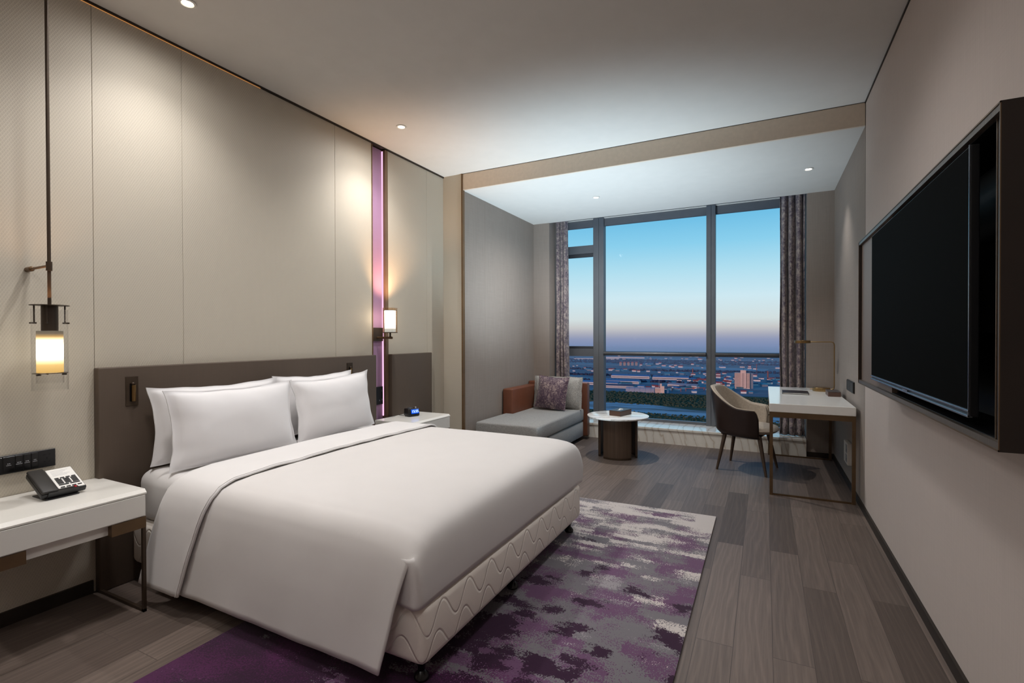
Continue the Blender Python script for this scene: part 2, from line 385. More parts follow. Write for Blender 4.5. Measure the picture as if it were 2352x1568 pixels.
def build_room():
    struct(MB().box(-.15, W+.15, YB-.1, D3+.1, -.12, 0).build('floor', 'oak_planks', smooth=0))
    w = MB().box(-.2, -.05, YB-.1, D1, -.1, H+.3).build('wall_left', 'woven_vinyl', smooth=0); struct(w)
    g = .0009
    for a, b in ((YB, -.2), (-.2, .85), (.85, 1.3285), (1.3285, 1.776), (1.776, 2.968), (2.968, 3.392), (3.592, 4.2), (4.2, 4.5)):
        MB().box(-.05, 0, a+g, b-g, 0, H-.0125, .0012, 1).build('wall_panel', 'woven_vinyl', w, smooth=0)
    struct(MB().box(-.2, PX, D1, D1+.02, 0, H+.1).build('wall_wing', 'woven_vinyl', smooth=0))
    struct(MB().box(W, W+.15, YB-.1, D1-.006, -.1, H+.3).build('wall_right', 'beige_fabric', smooth=0))
    struct(MB().box(W, W+.15, D1+.006, D3+.1, -.1, H+.3).build('wall_right_alcove', 'grey_linen', smooth=0))
    struct(MB().box(W+.004, W+.1, D1-.007, D1+.007, 0, H).build('trim_5', 'dark_trim', smooth=0))
    struct(MB().box(-.2, PX, D1+.02, D3+.1, -.1, H2+.3).build('wall_left_alcove', 'grey_linen', smooth=0))
    struct(MB().box(-.2, W+.15, YB-.2, YB, -.1, H+.3).build('wall_back', 'beige_fabric', smooth=0))
    struct(MB().box(PX, .478, D2, D3+.1, 0, H2+.3).build('wall_end_left', 'grey_linen_end', smooth=0))
    struct(MB().box(3.535, W, D2, D3+.1, 0, H2+.3).build('wall_end_right', 'grey_linen_end', smooth=0))
    struct(MB().box(-.2, W+.15, YB-.2, D1, H, H+.15).build('ceiling', 'ceiling_paint', smooth=0))
    struct(MB().box(PX-.02, W+.05, D1+.02, D2+.012, H2, H2+.3).build('ceiling_alcove', 'ceiling_paint', smooth=0))
    struct(MB().box(PX, W-.003, D1-.001, D1+.02, H2-.001, H-.002).build('wall_soffit', 'soffit_paper', smooth=0))
    # curtain pocket above the window
    struct(MB().box(.4, 3.6, D2+.3, D3+.1, H2+.14, H2+.3).build('ceiling_pocket', 'ceiling_paint', smooth=0))
    struct(MB().box(.4, 3.6, D3+.04, D3+.14, H2+.03, H2+.3).build('wall_over_window', 'frame_grey', smooth=0))
    # dark line between walls and ceiling
    struct(MB().box(-.05, .012, YB, D1, H-.0115, H-.0005).build('trim_1', 'dark_trim', smooth=0))
    struct(MB().box(W-.007, W, YB, D1, H-.010, H-.0005).build('trim_2', 'dark_trim', smooth=0))
    struct(MB().box(PX-.004, PX+.012, D1-.012, D1+.03, 0, H-.002).build('trim_3', 'trim_brown', smooth=0))
    struct(MB().box(PX+.006, W-.003, D1-.0035, D1-.001, H-.004, H).build('trim_4', 'dark_trim', smooth=0))
    # recessed purple strip between its two trims
    struct(MB().box(-.05, -.03, 3.392, 3.592, 0, H-.02).build('trim_6', 'purple_fabric', smooth=0))
    struct(MB().box(-.05, .006, 3.390, 3.398, 0, H-.02).build('trim_7', 'trim_brown', smooth=0))
    struct(MB().box(-.05, .012, 3.556, 3.592, 0, H-.02).build('trim_8', 'brown_strip', smooth=0))
    # skirting
    struct(MB().box(0, .014, YB, 1.31, 0, .065).build('baseboard_left', 'dark_trim', smooth=0))
    struct(MB().box(W-.012, W, YB, D2, 0, .055).build('baseboard_right', 'dark_trim', smooth=0))
    struct(MB().box(3.535, W-.012, D2-.012, D2, 0, .055).build('baseboard_end', 'dark_trim', smooth=0))
    struct(MB().box(PX, PX+.012, D1+.1, D2, 0, .055).build('baseboard_alcove', 'dark_trim', smooth=0))
    # vertical joins in the linen paper
    for i, y in enumerate((4.98, 5.52, 6.05)):
        struct(MB().box(PX-.001, PX+.0006, y, y+.0035, .055, H2).build('trim_%d' % (9+i), 'grey_linen_end', smooth=0))
build_room()

def build_led():
    s = MB().box(.001, .0035, YB+.5, 2.3, H-.0145, H-.0122).build('cove_light_strip', 'led_warm', smooth=0)
    tag(s, 'thin warm light strip under the dark ceiling line on the headboard wall', 'light strip')
    s = MB().box(-.0295, -.014, 3.5535, 3.5555, .6, H-.03).build('accent_light_strip', 'led_pink', smooth=0)
    tag(s, 'vertical pink light strip glowing along the edge of the purple wall recess', 'light strip')
build_led()

# ------------------------------------------------------------------ window
def build_window():
    w = MB()
    y0, y1 = D3, D3+.06
    zb, zt = .19, 2.97
    L, R = .47, 3.54
    w.box(L, R, y0, y1, 2.868, zt); w.box(L, R, y0-.01, y1, zb, .225)
    w.box(L, .55, y0, y1, zb, zt); w.box(3.48, R, y0, y1, zb, zt)
    win = w.build('window_1', 'frame_grey', smooth=0); struct(win)
    MB().box(.985, 1.062, y0-.05, y1, zb, zt, .003).box(1.064, 1.135, y0-.05, y1, zb, zt, .003).build('mullion', 'frame_grey', win, smooth=0)
    MB().box(2.462, 2.518, y0-.05, y1, zb, zt, .003).box(2.520, 2.568, y0-.05, y1, zb, zt, .003).build('mullion', 'frame_grey', win, smooth=0)
    MB().box(L, .985, y0-.02, y1, 2.50, 2.610).build('transom', 'frame_grey', win, smooth=0)
    MB().box(L, .985, y0-.02, y1, 1.05, 1.155).build('transom', 'frame_grey', win, smooth=0)
    s = MB(); s.box(.5, .985, y0+.005, y1, 2.455, 2.50).box(.5, .985, y0+.005, y1, 1.155, 1.19).box(.972, .985, y0+.005, y1, 1.19, 2.455).box(.5, .56, y0+.005, y1, 1.19, 2.455)
    s.build('sash', 'steel_grey', win, smooth=0)
    MB().box(.47, 3.54, D3-.03, D3+.002, 2.966, 2.975).build('curtain_track', 'white_plastic', win, smooth=0)
    for a, b, c, d in ((.55, .985, 2.61, 2.868), (.56, .972, 1.19, 2.455), (.55, .985, .225, 1.05), (1.135, 2.462, .225, 2.868), (2.568, 3.48, .225, 2.868)):
        MB().box(a, b, y0+.03, y0+.036, c, d).build('pane', 'window_glass', win, smooth=0)
    r = MB(); r.cyl((1.136, D3-.055, 1.094), (2.461, D3-.055, 1.094), .028).cyl((2.57, D3-.055, 1.094), (3.5, D3-.055, 1.094), .028)
    r.build('guard_rail', 'rail_grey', win)
build_window()
sill = MB().box(PX, 3.53, 6.312, D3+.06, .163, .192, .004).box(PX, 3.53, 6.322, D3+.06, 0, .163).build('window_sill_1', 'marble_sill', smooth=0)
struct(sill)

def curtain(name, x0, x1, n, seed, label, gather=False):
    def f(u, v):
        x = x0+(x1-x0)*u; z = .196+(H2+.1-.196)*v
        ph = u*n*2*PI
        a = .05*(1-.25*v)*math.sin(ph+.5*math.sin(ph*.37+seed)+.25*math.sin(z*1.6+seed))
        b = .012*nz(u*7+seed, z*1.4)
        y = 6.53+a+b
        if gather:
            k = math.exp(-((z-.26)/.13)**2); y -= .05*k*(1+.6*nz(u*9, z*9, seed)); y = 6.53+(y-6.53)*(1-.25*math.exp(-((z-.2)/.03)**2))
        else: y -= .02*math.exp(-((z-.2)/.08)**2)*abs(nz(u*9, 3, seed))
        x += .010*math.cos(ph)+.012*nz(z*1.1, u*3+seed)+(.022*nz(u*11, z*8, seed)*math.exp(-((z-.3)/.16)**2) if gather else 0)
        if not gather: x += (x1-x0)*.10*u*(1-v)**1.2
        return Vector((x, y, z))
    m = MB(); m.grid(f, 150, 60); o = m.build(name, 'curtain_jacquard', smooth=60); mod_solid(o, .004)
    return tag(o, label, 'curtain')
curtain('curtain', .492, .672, 3.3, 1.3, 'plum and grey patterned curtain gathered beside the grey sofa')
curtain('curtain', 3.268, 3.528, 3.6, 4.1, 'plum and grey patterned curtain gathered behind the white desk', True)

# ------------------------------------------------------------------ headboard, bed
def build_headboard():
    for a, b, lab in ((1.3225, 3.388, 'long dark brown upholstered headboard panel behind the bed'), (3.597, 4.216, 'short dark brown upholstered panel on the wall beside the alarm clock')):
        t = thing('headboard', lab, 'headboard', (0.001, (a+b)/2, 0))
        MB().box(.001, .05, a, b, .0, 1.166, .006, 3).build('upholstery', 'headboard_leather', t)
build_headboard()

def reading_light(y0, y1, lab):
    t = thing('reading_light', lab, 'lamp', (.05, (y0+y1)/2, .95), group='reading lights set into the headboard')
    yc = (y0+y1)/2; w = (y1-y0)
    m = MB(); z0, z1 = .955, 1.112; n0, n1 = yc-w*.20, yc+w*.24
    m.box(.0495, .054, y0, n0, z0, z1).box(.05, .054, n1, y1, z0, z1).box(.05, .054, n0, n1, z0, .977).box(.05, .054, n0, n1, 1.075, z1)
    m.build('wall_plate', 'bronze_dark', t, smooth=0)
    MB().box(.0505, .0515, n0, n1, .977, 1.075).build('recess', 'niche_black', t, smooth=0)
    MB().cyl((.062, yc+.004, .979), (.062, yc+.004, 1.066), .0105).build('lamp_tube', 'brass', t)
    MB().ico((.06, yc+.002, 1.074), .0075, 2).cyl((.052, yc+.002, 1.074), (.06, yc+.002, 1.074), .003).build('ball_joint', 'bronze_dark', t)
reading_light(1.4445, 1.5045, 'bronze reading light in the headboard beside the pendant lamp')
reading_light(3.038, 3.098, 'bronze reading light in the headboard behind the pillows near the purple strip')

YN, YF = 1.48, 3.205
def build_bed():
    t = thing('bed', 'wide bed with quilted cream box base standing on the purple rug', 'bed', (1.03, 2.34, .012))
    b = MB(); b.box(.06, 2.012, YN-.02, YF, .105, .335, .035, 4)
    o = b.build('box_base', 'quilted_ticking', t)
    mm = MB().box(.065, 1.965, YN, YF-.03, .325, .606, .07, 5)
    for v in mm.bm.verts:
        if v.co.z > .45: v.co.z -= .032*max(0, min(1, (v.co.x-.5)/1.2))
    mm.build('mattress', 'sheet_white', t, smooth=60)
    for x in (.2, .98, 1.945):
        for y in (1.535, 2.31, 3.15) if x > 1 else (1.58, 3.09):
            z = .0125 if x > .95 else .001
            MB().lathe([(.001, z), (.026, z), (.03, z+.008), (.027, z+.018), (.013, z+.034), (.014, z+.05), (.026, z+.085), (.028, .11), (.001, .11)], (x, y, 0), 20).build('leg', 'black_gloss', t)
    return t
build_bed()

def dprof():
    near = [(1.383, .10), (1.391, .2), (1.402, .32), (1.414, .42), (1.428, .50), (1.448, .556), (1.485, .594), (1.55, .614), (1.65, .624), (2.3, .634), (3.0, .630), (3.15, .626),
            (3.205, .612), (3.230, .570), (3.238, .50), (3.256, .42), (3.285, .32), (3.305, .25), (3.318, .2)]
    return resample([(0, y, z) for y, z in near], 110)
PR = dprof()
def pn(i):
    a, b = PR[max(0, i-1)], PR[min(len(PR)-1, i+1)]; t = (b-a).normalized(); return Vector((0, -t.z, t.y))
def slant(z): return min(1, max(0, (.58-z)/.48))
def xh(z): return .455-.125*slant(z)
def xe(z): return .812-.150*slant(z)
def build_duvet():
    m = MB(); bm = m.bm; nv = len(PR); extra = []
    foot = resample([(1.72, 0, 0), (1.84, 0, -.006), (1.91, 0, -.018), (1.955, 0, -.036), (1.981, 0, -.062), (1.996, 0, -.10), (2.005, 0, -.16), (2.008, 0, -.25), (2.005, 0, -.298)], 26)
    K = min(range(26), key=lambda i: abs(foot[i].x-1.980))
    ns = 60
    top = [i for i in range(nv) if PR[i].z >= .556 and 1.44 < PR[i].y < 3.234]
    ia, ib = top[0], top[-1]
    rows = []
    for u in range(ns+26):
        row = {}
        for j in range(nv):
            P = PR[j]; n = pn(j)
            if u < ns:
                x0 = xh(P.z)-.002; x1 = 1.72
                if not ia <= j <= ib: x1 = 1.72-.06*slant(P.z)
                x = x0+(x1-x0)*u/(ns-1); z = P.z; d = 0
            else:
                f = foot[u-ns]
                if ia <= j <= ib:
                    t_ = min(1, max(0, (P.y-1.8)/1.35)); x, d = f.x+.012*t_*math.sin(PI*min(1, (u-ns)/25)), f.z*(P.z-.325)/.309*(1-.75*t_*max(0, 1-(u-ns)/15))
                elif u-ns <= K: x, d = f.x-.06*slant(P.z)-.035*slant(P.z)*(u-ns)/K, f.z*max(0, (P.z-.325)/.309)
                else: continue
            s = slant(P.z)
            wr = .004*nz(x*2.2, P.y*2.0, 1)+.0022*nz(x*6, P.y*3+P.z*4, 5)+s*(.010*nz(x*3.1, 2, P.z*1.3)+.004*nz(x*8, 4, P.z*3))+.02*s*max(0, x-1.6)/.4
            if x < xe(P.z): wr -= .003
            q = P+n*wr
            yy = q.y
            if u-ns > 0 and ia <= j <= ib: # ease the corners in at the foot
                k = (u-ns)/25; yy += (.012*k if j < nv/2 else 0)*min(1, abs(j-nv/2)/(nv/2-ia))**6
            row[j] = bm.verts.new((x+.006*s*nz(P.z*5, x*.5, 9), yy, q.z+d))
            if u-ns > K-1 and j == ia:   # the tucked sheet turns the near foot corner
                B = row[j].co; r = .022
                extra.append([row[j]]+[bm.verts.new((B.x-r+r*math.cos(f_), B.y-r*math.sin(f_), B.z-.002*k_)) for k_, f_ in enumerate((.4, .8, 1.2, PI/2))]+[bm.verts.new((B.x-r-q_, B.y-r+.11*q_, B.z-.004)) for q_ in (.08, .2, .32)])
        rows.append(row)
    for a, b in zip(extra, extra[1:]):
        for k_ in range(len(a)-1): bm.faces.new((a[k_], a[k_+1], b[k_+1], b[k_]))
    for a, b in zip(rows, rows[1:]):
        for j in range(nv-1):
            if all(k in r for r in (a, b) for k in (j, j+1)): bm.faces.new((a[j], a[j+1], b[j+1], b[j]))
    t = thing('duvet', 'white duvet spread over the bed with its top edge folded back', 'duvet', (1.2, 2.34, .62))
    o = m.build('cover', 'duvet_white', t, smooth=70); mod_solid(o, .007, 0)
    m = MB()
    def band(u, v):
        j = min(nv-1, int(round(v*(nv-1)))); P = PR[j]; n = pn(j); s = slant(P.z)
        a, b = xh(P.z), xe(P.z)
        if u == 0: x, off = a-.003, .001
        else:
            uu = u; x = a-.006*(1-uu)+(b-a)*uu; off = .015+.004*nz(x*4, P.y*2.5, 3)+.006*s*(1+nz(x*9, P.z*2, 8))+.003*math.sin(uu*PI)
            if uu > .9: off += .003*nz(P.y*7, P.z*6, 2)*2
        x += .007*nz(P.y*1.7, P.z*2, 4)*u
        return P+n*off+Vector((x, 0, 0))
    m.grid(band, 26, nv); o = m.build('folded_edge', 'sheet_white', t, smooth=70); mod_solid(o, .009, 0)
    # raised hem seam along the free edge of the fold
    pts = [band(.965, j/(nv-1))+pn(j)*.006 for j in range(nv)]
    MB().tube(pts, .0016, 6).build('hem_seam', 'sheet_white', o)
build_duvet()

def pillow_mesh(w, h, t, seed, n=44, pin=.05, pw=2.4):
    m = MB()
    def side(sg):
        def f(a, b):
            u, v = a*2-1, b*2-1
            fl = .94
            e = max(0, 1-abs(u/fl)**pw)**.5*max(0, 1-abs(v/fl)**pw)**.5 if abs(u) < fl and abs(v) < fl else 0
            y = w/2*u*(1-pin*(1-v*v)*abs(u)); z = h/2*v*(1-pin*(1.3 if v > 0 else .25)*(1-u*u)*abs(v))
            x = sg*(t/2*e*(1+.05*nz(u*1.3+seed, v*1.3, sg))+.0025)+.006*nz(u*1.4, v*1.4, seed)
            x += sg*.0012*nz(u*5+seed, v*4, 2)*min(1, e*3)
            return Vector((x, y+.006*nz(v*3, seed, 1)*abs(u), z+.006*nz(u*3, seed, 7)*abs(v)))
        return f
    vs = m.grid(side(1), n, n); vt = m.grid(side(-1), n, n)
    ring = [(i, 0) for i in range(n)]+[(n-1, j) for j in range(1, n)]+[(i, n-1) for i in range(n-2, -1, -1)]+[(0, j) for j in range(n-2, 0, -1)]
    for a, b in zip(ring, ring[1:]+ring[:1]): m.bm.faces.new((vs[a[0]][a[1]], vs[b[0]][b[1]], vt[b[0]][b[1]], vt[a[0]][a[1]]))
    return m
def place_pillow(name, w, h, t, seed, loc, rot, mat, label, cat='pillow', group=None, pin=.085):
    o = pillow_mesh(w, h, t, seed, pin=pin).build(name, mat, smooth=70); o.location = loc; o.rotation_euler = rot
    return tag(o, label, cat, group)
G = 'white bed pillows'
R_ = math.radians
place_pillow('pillow', .80, .43, .14, 1, (.150, 1.905, .838), (0, R_(-5), R_(-1)), 'linen_white', 'white pillow against the headboard, mostly hidden, its edge showing beside the reading light', group=G)
place_pillow('pillow', .74, .43, .14, 2, (.150, 2.640, .846), (0, R_(-5), R_(1)), 'linen_white', 'white pillow against the headboard, only its top edge showing below the far reading light', group=G)
place_pillow('pillow', .80, .435, .17, 3, (.316, 1.902, .826), (0, R_(-7), R_(-.5)), 'linen_white', 'plump white pillow in front, on the side of the bed by the telephone', group=G)
place_pillow('pillow', .74, .435, .17, 4, (.320, 2.660, .834), (R_(2.5), R_(-7), R_(.5)), 'linen_white', 'plump white pillow in front, on the side of the bed by the alarm clock', group=G)

rug = MB().prism([(.975, .7), (2.812, .7), (2.806, 3.895), (.975, 3.85)], .0005, .012, .004, 2).build('rug', 'rug_pile', smooth=40)
tag(rug, 'large rug fading from dark plum to pale grey in abstract blocks', 'rug')

# ------------------------------------------------------------------ bedside tables and things on them
def build_nightstand(y0, lab):
    """y0 = near end; 0.58 long"""
    t = thing('nightstand', lab, 'bedside table', (.235, y0+.29, 0), group='white bedside tables')
    y1 = y0+.58; xf = .45
    xb = .004 if y0 < 2 else .053
    MB().box(xb, xf-.002, y0, y1, .462, .570).prism([(xb, .570), (xf+.004, .570), (xf+.004, .577), (xf-.012, .592), (xb, .592)], y0-.003, y1+.003, axis='y').build('body', 'white_lacquer', t, smooth=0)
    MB().box(xf-.002, xf+.004, y0+.005, y1-.005, .466, .566, .0015, 1).build('drawer', 'white_lacquer', t, smooth=0)
    MB().box(xb+.026, xf-.03, y0+.1, y1-.1, .412, .462).build('underside_panel', 'white_lacquer', t, smooth=0)
    for a, b, e in ((y0, y0+.142, y0), (y1-.142, y1, y1-.014)):
        MB().box(xb+.016, xf+.003, a, b, .408, .4615).build('metal_band', 'bronze', t, smooth=0)
        m = MB(); m.box(xf-.014, xf+.002, e, e+.014, 0, .41).box(xb+.016, xb+.03, e, e+.014, 0, .41).box(xb+.016, xf+.002, e, e+.014, 0, .014)
        m.build('leg_frame', 'bronze_dark', t, smooth=0)
build_nightstand(.757, 'white bedside table on bronze legs holding the telephone')
build_nightstand(3.365, 'white bedside table beyond the bed holding the alarm clock')

def build_phone():
    t = thing('telephone', 'black desk telephone with white number panel on the bedside table', 'telephone', (.165, 1.105, .592), R_(0))
    # local frame: +x away from the wall (front edge), y along the wall; tilted slab
    A = R_(26)
    def S(m, nm, mat, par=t):  # tilt about the front-bottom edge and place
        for v in m.bm.verts:
            x, y, z = v.co
            v.co = Vector((.085-(.17-x)*math.cos(A)*1.0+z*math.sin(A)*0+z*math.sin(A), y, .030+(.17-x)*math.sin(A)+z*math.cos(A)))
        return m.build(nm, mat, par, world=False)
    S(MB().box(-.005, .17, -.082, .083, -.026, 0, .006, 3), 'body', 'black_plastic')
    hs = S(MB().box(-.005, .172, -.084, -.024, .0, .014, .007, 3), 'handset', 'charcoal_plastic')
    S(MB().box(-.012, .03, -.080, -.030, -.03, -.004, .008, 3), 'earpiece', 'black_plastic', hs)
    fp = S(MB().box(.003, .163, -.018, .078, .0, .003, .001, 1), 'face_plate', 'paper_white')
    rows = [(.076, 4)]+[(.086+.010*k, 3) for k in range(4)]+[(.127, 2)]+[(.146, 4)]
    for x, n in rows:
        for i in range(n):
            a = -.012+.084*i/n; S(MB().box(x, x+.006, a+.003, a+.084/n-.003, .003, .0055), 'key', 'key_black', fp)
    for k in range(5): S(MB().box(.018+.009*k, .0195+.009*k, -.006, .060-.012*(k % 3), .003, .0032), 'printed_line', 'mark_grey', fp)
    S(MB().box(.155, .170, .036, .045, .002, .007, .001, 1), 'message_light', 'red_plastic')
    MB().box(-.05, .085, -.07, .055, 0, .006, .002, 1).prism([(.0, .004), (.075, .004), (.095, .034), (.03, .05)], -.062, .05, axis='y').build('stand', 'black_plastic', t, world=False)
build_phone()

def build_clock():
    t = thing('alarm_clock', 'small black digital alarm clock with a blue display on the bedside table', 'clock', (.195, 3.695, .592), R_(-20))
    MB().prism([(-.045, .006), (.050, .006), (.034, .072), (-.040, .072)], -.058, .058, .007, 3, axis='y').build('body', 'black_plastic', t, world=False)
    MB().box(-.036, .042, -.05, .05, 0, .008).build('foot', 'black_plastic', t, world=False)
    ang = math.atan2(.016, .066)
    def face(m, nm, mat, par=t):
        for v in m.bm.verts:
            d, y, h = v.co; v.co = Vector((.0505+d-h*math.sin(ang), y, .006+h*math.cos(ang)+d*math.sin(ang)))
        return m.build(nm, mat, par, smooth=0, world=False)
    sc = face(MB().box(0, .0012, -.030, .050, .020, .061), 'screen', 'clock_blue')
    cu = bpy.data.curves.new('digits', 'FONT'); cu.body = '15:55'; cu.size = .033; cu.align_x = 'CENTER'; cu.align_y = 'CENTER'; cu.extrude = .0004; cu.shear = .1
    fo_ = bpy.data.objects.new('digits_curve', cu); me = bpy.data.meshes.new_from_object(fo_); bpy.data.objects.remove(fo_); me.materials.clear(); me.materials.append(M['clock_digits'])
    o = bpy.data.objects.new('digits', me); COL.objects.link(o); o.parent = sc
    o.location = (.0505+.0018-.041*math.sin(ang), .010, .006+.041*math.cos(ang)); o.rotation_euler = (PI/2-ang, 0, PI/2)
    for k in range(3): face(MB().box(0, .003, -.022+.020*k, -.010+.020*k, .005, .011), 'button', 'charcoal_plastic')
    MB().lathe([(.001, .0715), (.026, .0715), (.026, .077), (.022, .079), (.001, .079)], (-.006, -.012, 0), 24).build('snooze_pad', 'silver', t, world=False)
    MB().lathe([(.001, .0715), (.006, .0715), (.006, .082), (.001, .083)], (.012, .036, 0), 16).build('knob', 'white_plastic', t, world=False)
    MB().tube([(-.04, -.02, .012), (-.07, -.05, .004), (-.10, -.06, .003), (-.115, -.064, .003)], .0022, 8).build('cord', 'cable_black', t, world=False)
build_clock()

def build_switch_panel():
    t = thing('switch_panel', 'long black switch and socket panel on the wall above the telephone', 'switch panel', (.001, .95, .69))
    y0, y1, z0, z1 = .735, 1.161, .697, .781
    MB().box(.0005, .010, y0, y1, z0, z1, .0015, 1).build('plate', 'black_plastic', t, smooth=0)
    gl = ((.86, .965), (.967, 1.012), (1.013, 1.040), (1.041, 1.066), (1.067, 1.094))
    gl = ((.745, .860), (.862, .968), (.970, 1.011), (1.013, 1.040), (1.042, 1.068), (1.070, 1.096))
    for i, (a, b) in enumerate(gl):
        k = MB().box(.010, .0125, a+.001, b-.001, z0+.005, z1-.006, .0008, 1).build('button', 'black_gloss', t, smooth=0)
        if i >= 2:
            c = (a+b)/2; w = .5*(b-a)*(.45, .5, .42, .85, .75, .6)[i]
            m = MB(); m.box(.0125, .0128, c-w*.6, c-w*.08, .7405, .7445).box(.0125, .0128, c+w*.08, c+w*.6, .7405, .7445).box(.0125, .0128, c-w, c+w, .734, .7365)
            m.build('marking', 'mark_grey', k, smooth=0)
    m = MB()
    for dy, dz, a in ((-.010, .016, .15), (.010, .016, -.15), (0, -.002, PI/2), (-.009, -.018, -.7), (.009, -.018, .7)):
        b = bmesh.new(); bmesh.ops.create_cube(b, size=1)
        for v in b.verts:
            y, z = v.co.y*.009, v.co.z*.0028; v.co = Vector((.0103+v.co.x*.0008, 1.128+dy+y*math.cos(a)-z*math.sin(a), .742+dz+y*math.sin(a)+z*math.cos(a)))
        m.add(b)
    m.build('socket_slots', 'niche_black', t, smooth=0)
build_switch_panel()
def build_strip_socket():
    t = thing('power_socket', 'black power socket plate set in the lower purple wall recess', 'socket', (-.029, 3.54, .70))
    MB().box(-.0298, -.018, 3.425, 3.548, .708, .872, .002, 1).build('plate', 'black_plastic', t, smooth=0)
    for a, b, c, d in ((3.53, 3.536, .835, .838), (3.53, 3.536, .825, .828), (3.532, 3.538, .745, .757), (3.50, 3.506, .74, .752)): MB().box(-.018, -.0172, a, b, c, d).build('socket_mark', 'mark_grey', t, smooth=0)
build_strip_socket()

# ------------------------------------------------------------------ lamps on the headboard wall
shade_emission('pendant_shade', [(.085, (246, 196, 112), .85), (.12, (250, 206, 128), 1.1), (.145, (255, 236, 190), 2.2), (.16, (255, 244, 220), 5), (.205, (255, 244, 220), 5), (.232, (255, 232, 186), 2.5), (.25, (236, 190, 120), .75), (.262, (190, 168, 140), .42), (.276, (170, 160, 140), .36)])
shade_emission('sconce_shade', [(.07, (226, 238, 244), .75), (.095, (232, 240, 244), .85), (.125, (255, 250, 240), 5), (.17, (255, 248, 236), 10), (.26, (255, 248, 236), 9)])
def build_pendant():
    x, y = .222, 1.066
    t = thing('pendant_lamp', 'tall pendant lamp with a lit frosted shade inside a clear glass cylinder', 'pendant lamp', (x, y, 1.08))
    MB().cyl((x, y, 1.47), (x, y, H-.001), .0068, n=20).build('rod', 'bronze_dark', t)
    MB().cyl((x, y, 1.627), (x, y, 1.668), .0115).build('collar', 'bronze_dark', t)
    MB().cyl((.001, y, 1.646), (.045, y, 1.647), .0115).cyl((.045, y, 1.647), (x, y, 1.650), .0058).ico((.046, y, 1.647), .0125, 2).build('wall_arm', 'bronze', t)
    MB().lathe([(.0298, 1.353), (.0460, 1.353), (.0460, 1.3542), (.0298, 1.3542)], (x, y, 0), 40, True).build('shade_collar', 'paper_white', t)
    MB().lathe([(.001, 1.4685), (.069, 1.4685), (.069, 1.4715), (.001, 1.4715)], (x, y, 0), 48).build('top_disc', 'bronze_dark', t)
    MB().cyl((x, y, 1.343), (x, y, 1.469), .0298, n=40).build('socket', 'bronze_dark', t)
    for k in range(4):
        a = PI/4+k*PI/2+.25; px, py = x+.0525*math.cos(a), y+.0525*math.sin(a)
        p = MB().cyl((px, py, 1.388), (px, py, 1.469), .0030).build('post', 'bronze_dark', t)
        qx, qy = x+.0685*math.cos(a), y+.0685*math.sin(a)
        MB().cyl((x+.044*math.cos(a), y+.044*math.sin(a), 1.390), (qx, qy, 1.390), .0036).build('screw_knob', 'bronze_dark', p)
    g = MB(); g.lathe([(.0617, 1.085), (.0635, 1.085), (.0635, 1.452), (.0617, 1.452)], (x, y, 0), 64, True); g.build('outer_glass', 'lamp_glass', t)
    g = MB(); g.lathe([(.0465, 1.118), (.048, 1.118), (.048, 1.161), (.0465, 1.161)], (x, y, 0), 48, True); g.build('inner_glass', 'lamp_glass', t)
    MB().lathe([(.0450, 1.166), (.0463, 1.166), (.0463, 1.354), (.0450, 1.354)], (x, y, 0), 48, True).build('frosted_shade', 'pendant_shade', t)
    MB().lathe([(.044, 1.162), (.0615, 1.162), (.0615, 1.1642), (.044, 1.1642)], (x, y, 0), 48, True).build('lower_ring', 'bronze_dark', t)
    for k in range(3):
        a = -1.2+k*2*PI/3
        MB().cyl((x+.042*math.cos(a), y+.042*math.sin(a), 1.157), (x+.059*math.cos(a), y+.059*math.sin(a), 1.157), .0034).build('lower_knob', 'bronze_dark', t)
build_pendant()
def build_sconce():
    x, y = .130, 3.478
    t = thing('wall_sconce', 'lit frosted glass wall lamp with amber outer glass on the purple strip', 'wall lamp', (-.028, y, 1.30))
    MB().box(-.0298, -.018, 3.415, 3.553, 1.288, 1.410).build('back_plate', 'bronze_dark', t, smooth=0)
    MB().cyl((-.018, y, 1.318), (x+.012, y, 1.318), .0105).ico((x+.016, y, 1.318), .0125, 2).build('arm', 'bronze', t)
    MB().cyl((x, y, 1.318), (x, y, 1.364), .008).build('stem', 'bronze_dark', t)
    MB().lathe([(.001, 1.362), (.0665, 1.362), (.0665, 1.368), (.001, 1.368)], (x, y, 0), 40).build('tray', 'bronze_dark', t)
    MB().lathe([(.0620, 1.368), (.0642, 1.368), (.0642, 1.585), (.0620, 1.585)], (x, y, 0), 48, True).build('outer_glass', 'amber_glass', t)
    MB().lathe([(.0475, 1.37), (.0490, 1.37), (.0490, 1.560), (.0475, 1.560)], (x, y, 0), 40, True).build('frosted_shade', 'sconce_shade', t)
    MB().lathe([(.049, 1.561), (.0620, 1.561), (.0620, 1.565), (.049, 1.565)], (x, y, 0), 40, True).cyl((x+.04, y-.04, 1.563), (x+.052, y-.052, 1.563), .0032).build('top_ring', 'bronze_dark', t)
build_sconce()

def downlight(x, y, z, lab):
    t = thing('downlight', lab, 'ceiling light', (x, y, z), group='recessed ceiling downlights')
    MB().lathe([(.026, -.001), (.041, -.001), (.042, -.003), (.040, -.006), (.030, -.008), (.026, -.004)], (0, 0, 0), 40, True).build('trim_ring', 'white_plastic', t, world=False)
    MB().lathe([(.029, -.0045), (.022, -.0012), (.0, -.0012)], (0, 0, 0), 32).build('lens', 'led_white', t, world=False)
downlight(.445, 1.556, H, 'recessed downlight in the main ceiling, the one over the near pillows')
downlight(.444, 3.262, H, 'recessed downlight in the main ceiling near the purple wall strip')
downlight(1.43, 5.42, H2, 'recessed downlight in the lowered alcove ceiling above the round table')
downlight(3.483, 5.423, H2, 'recessed downlight in the lowered alcove ceiling above the desk')

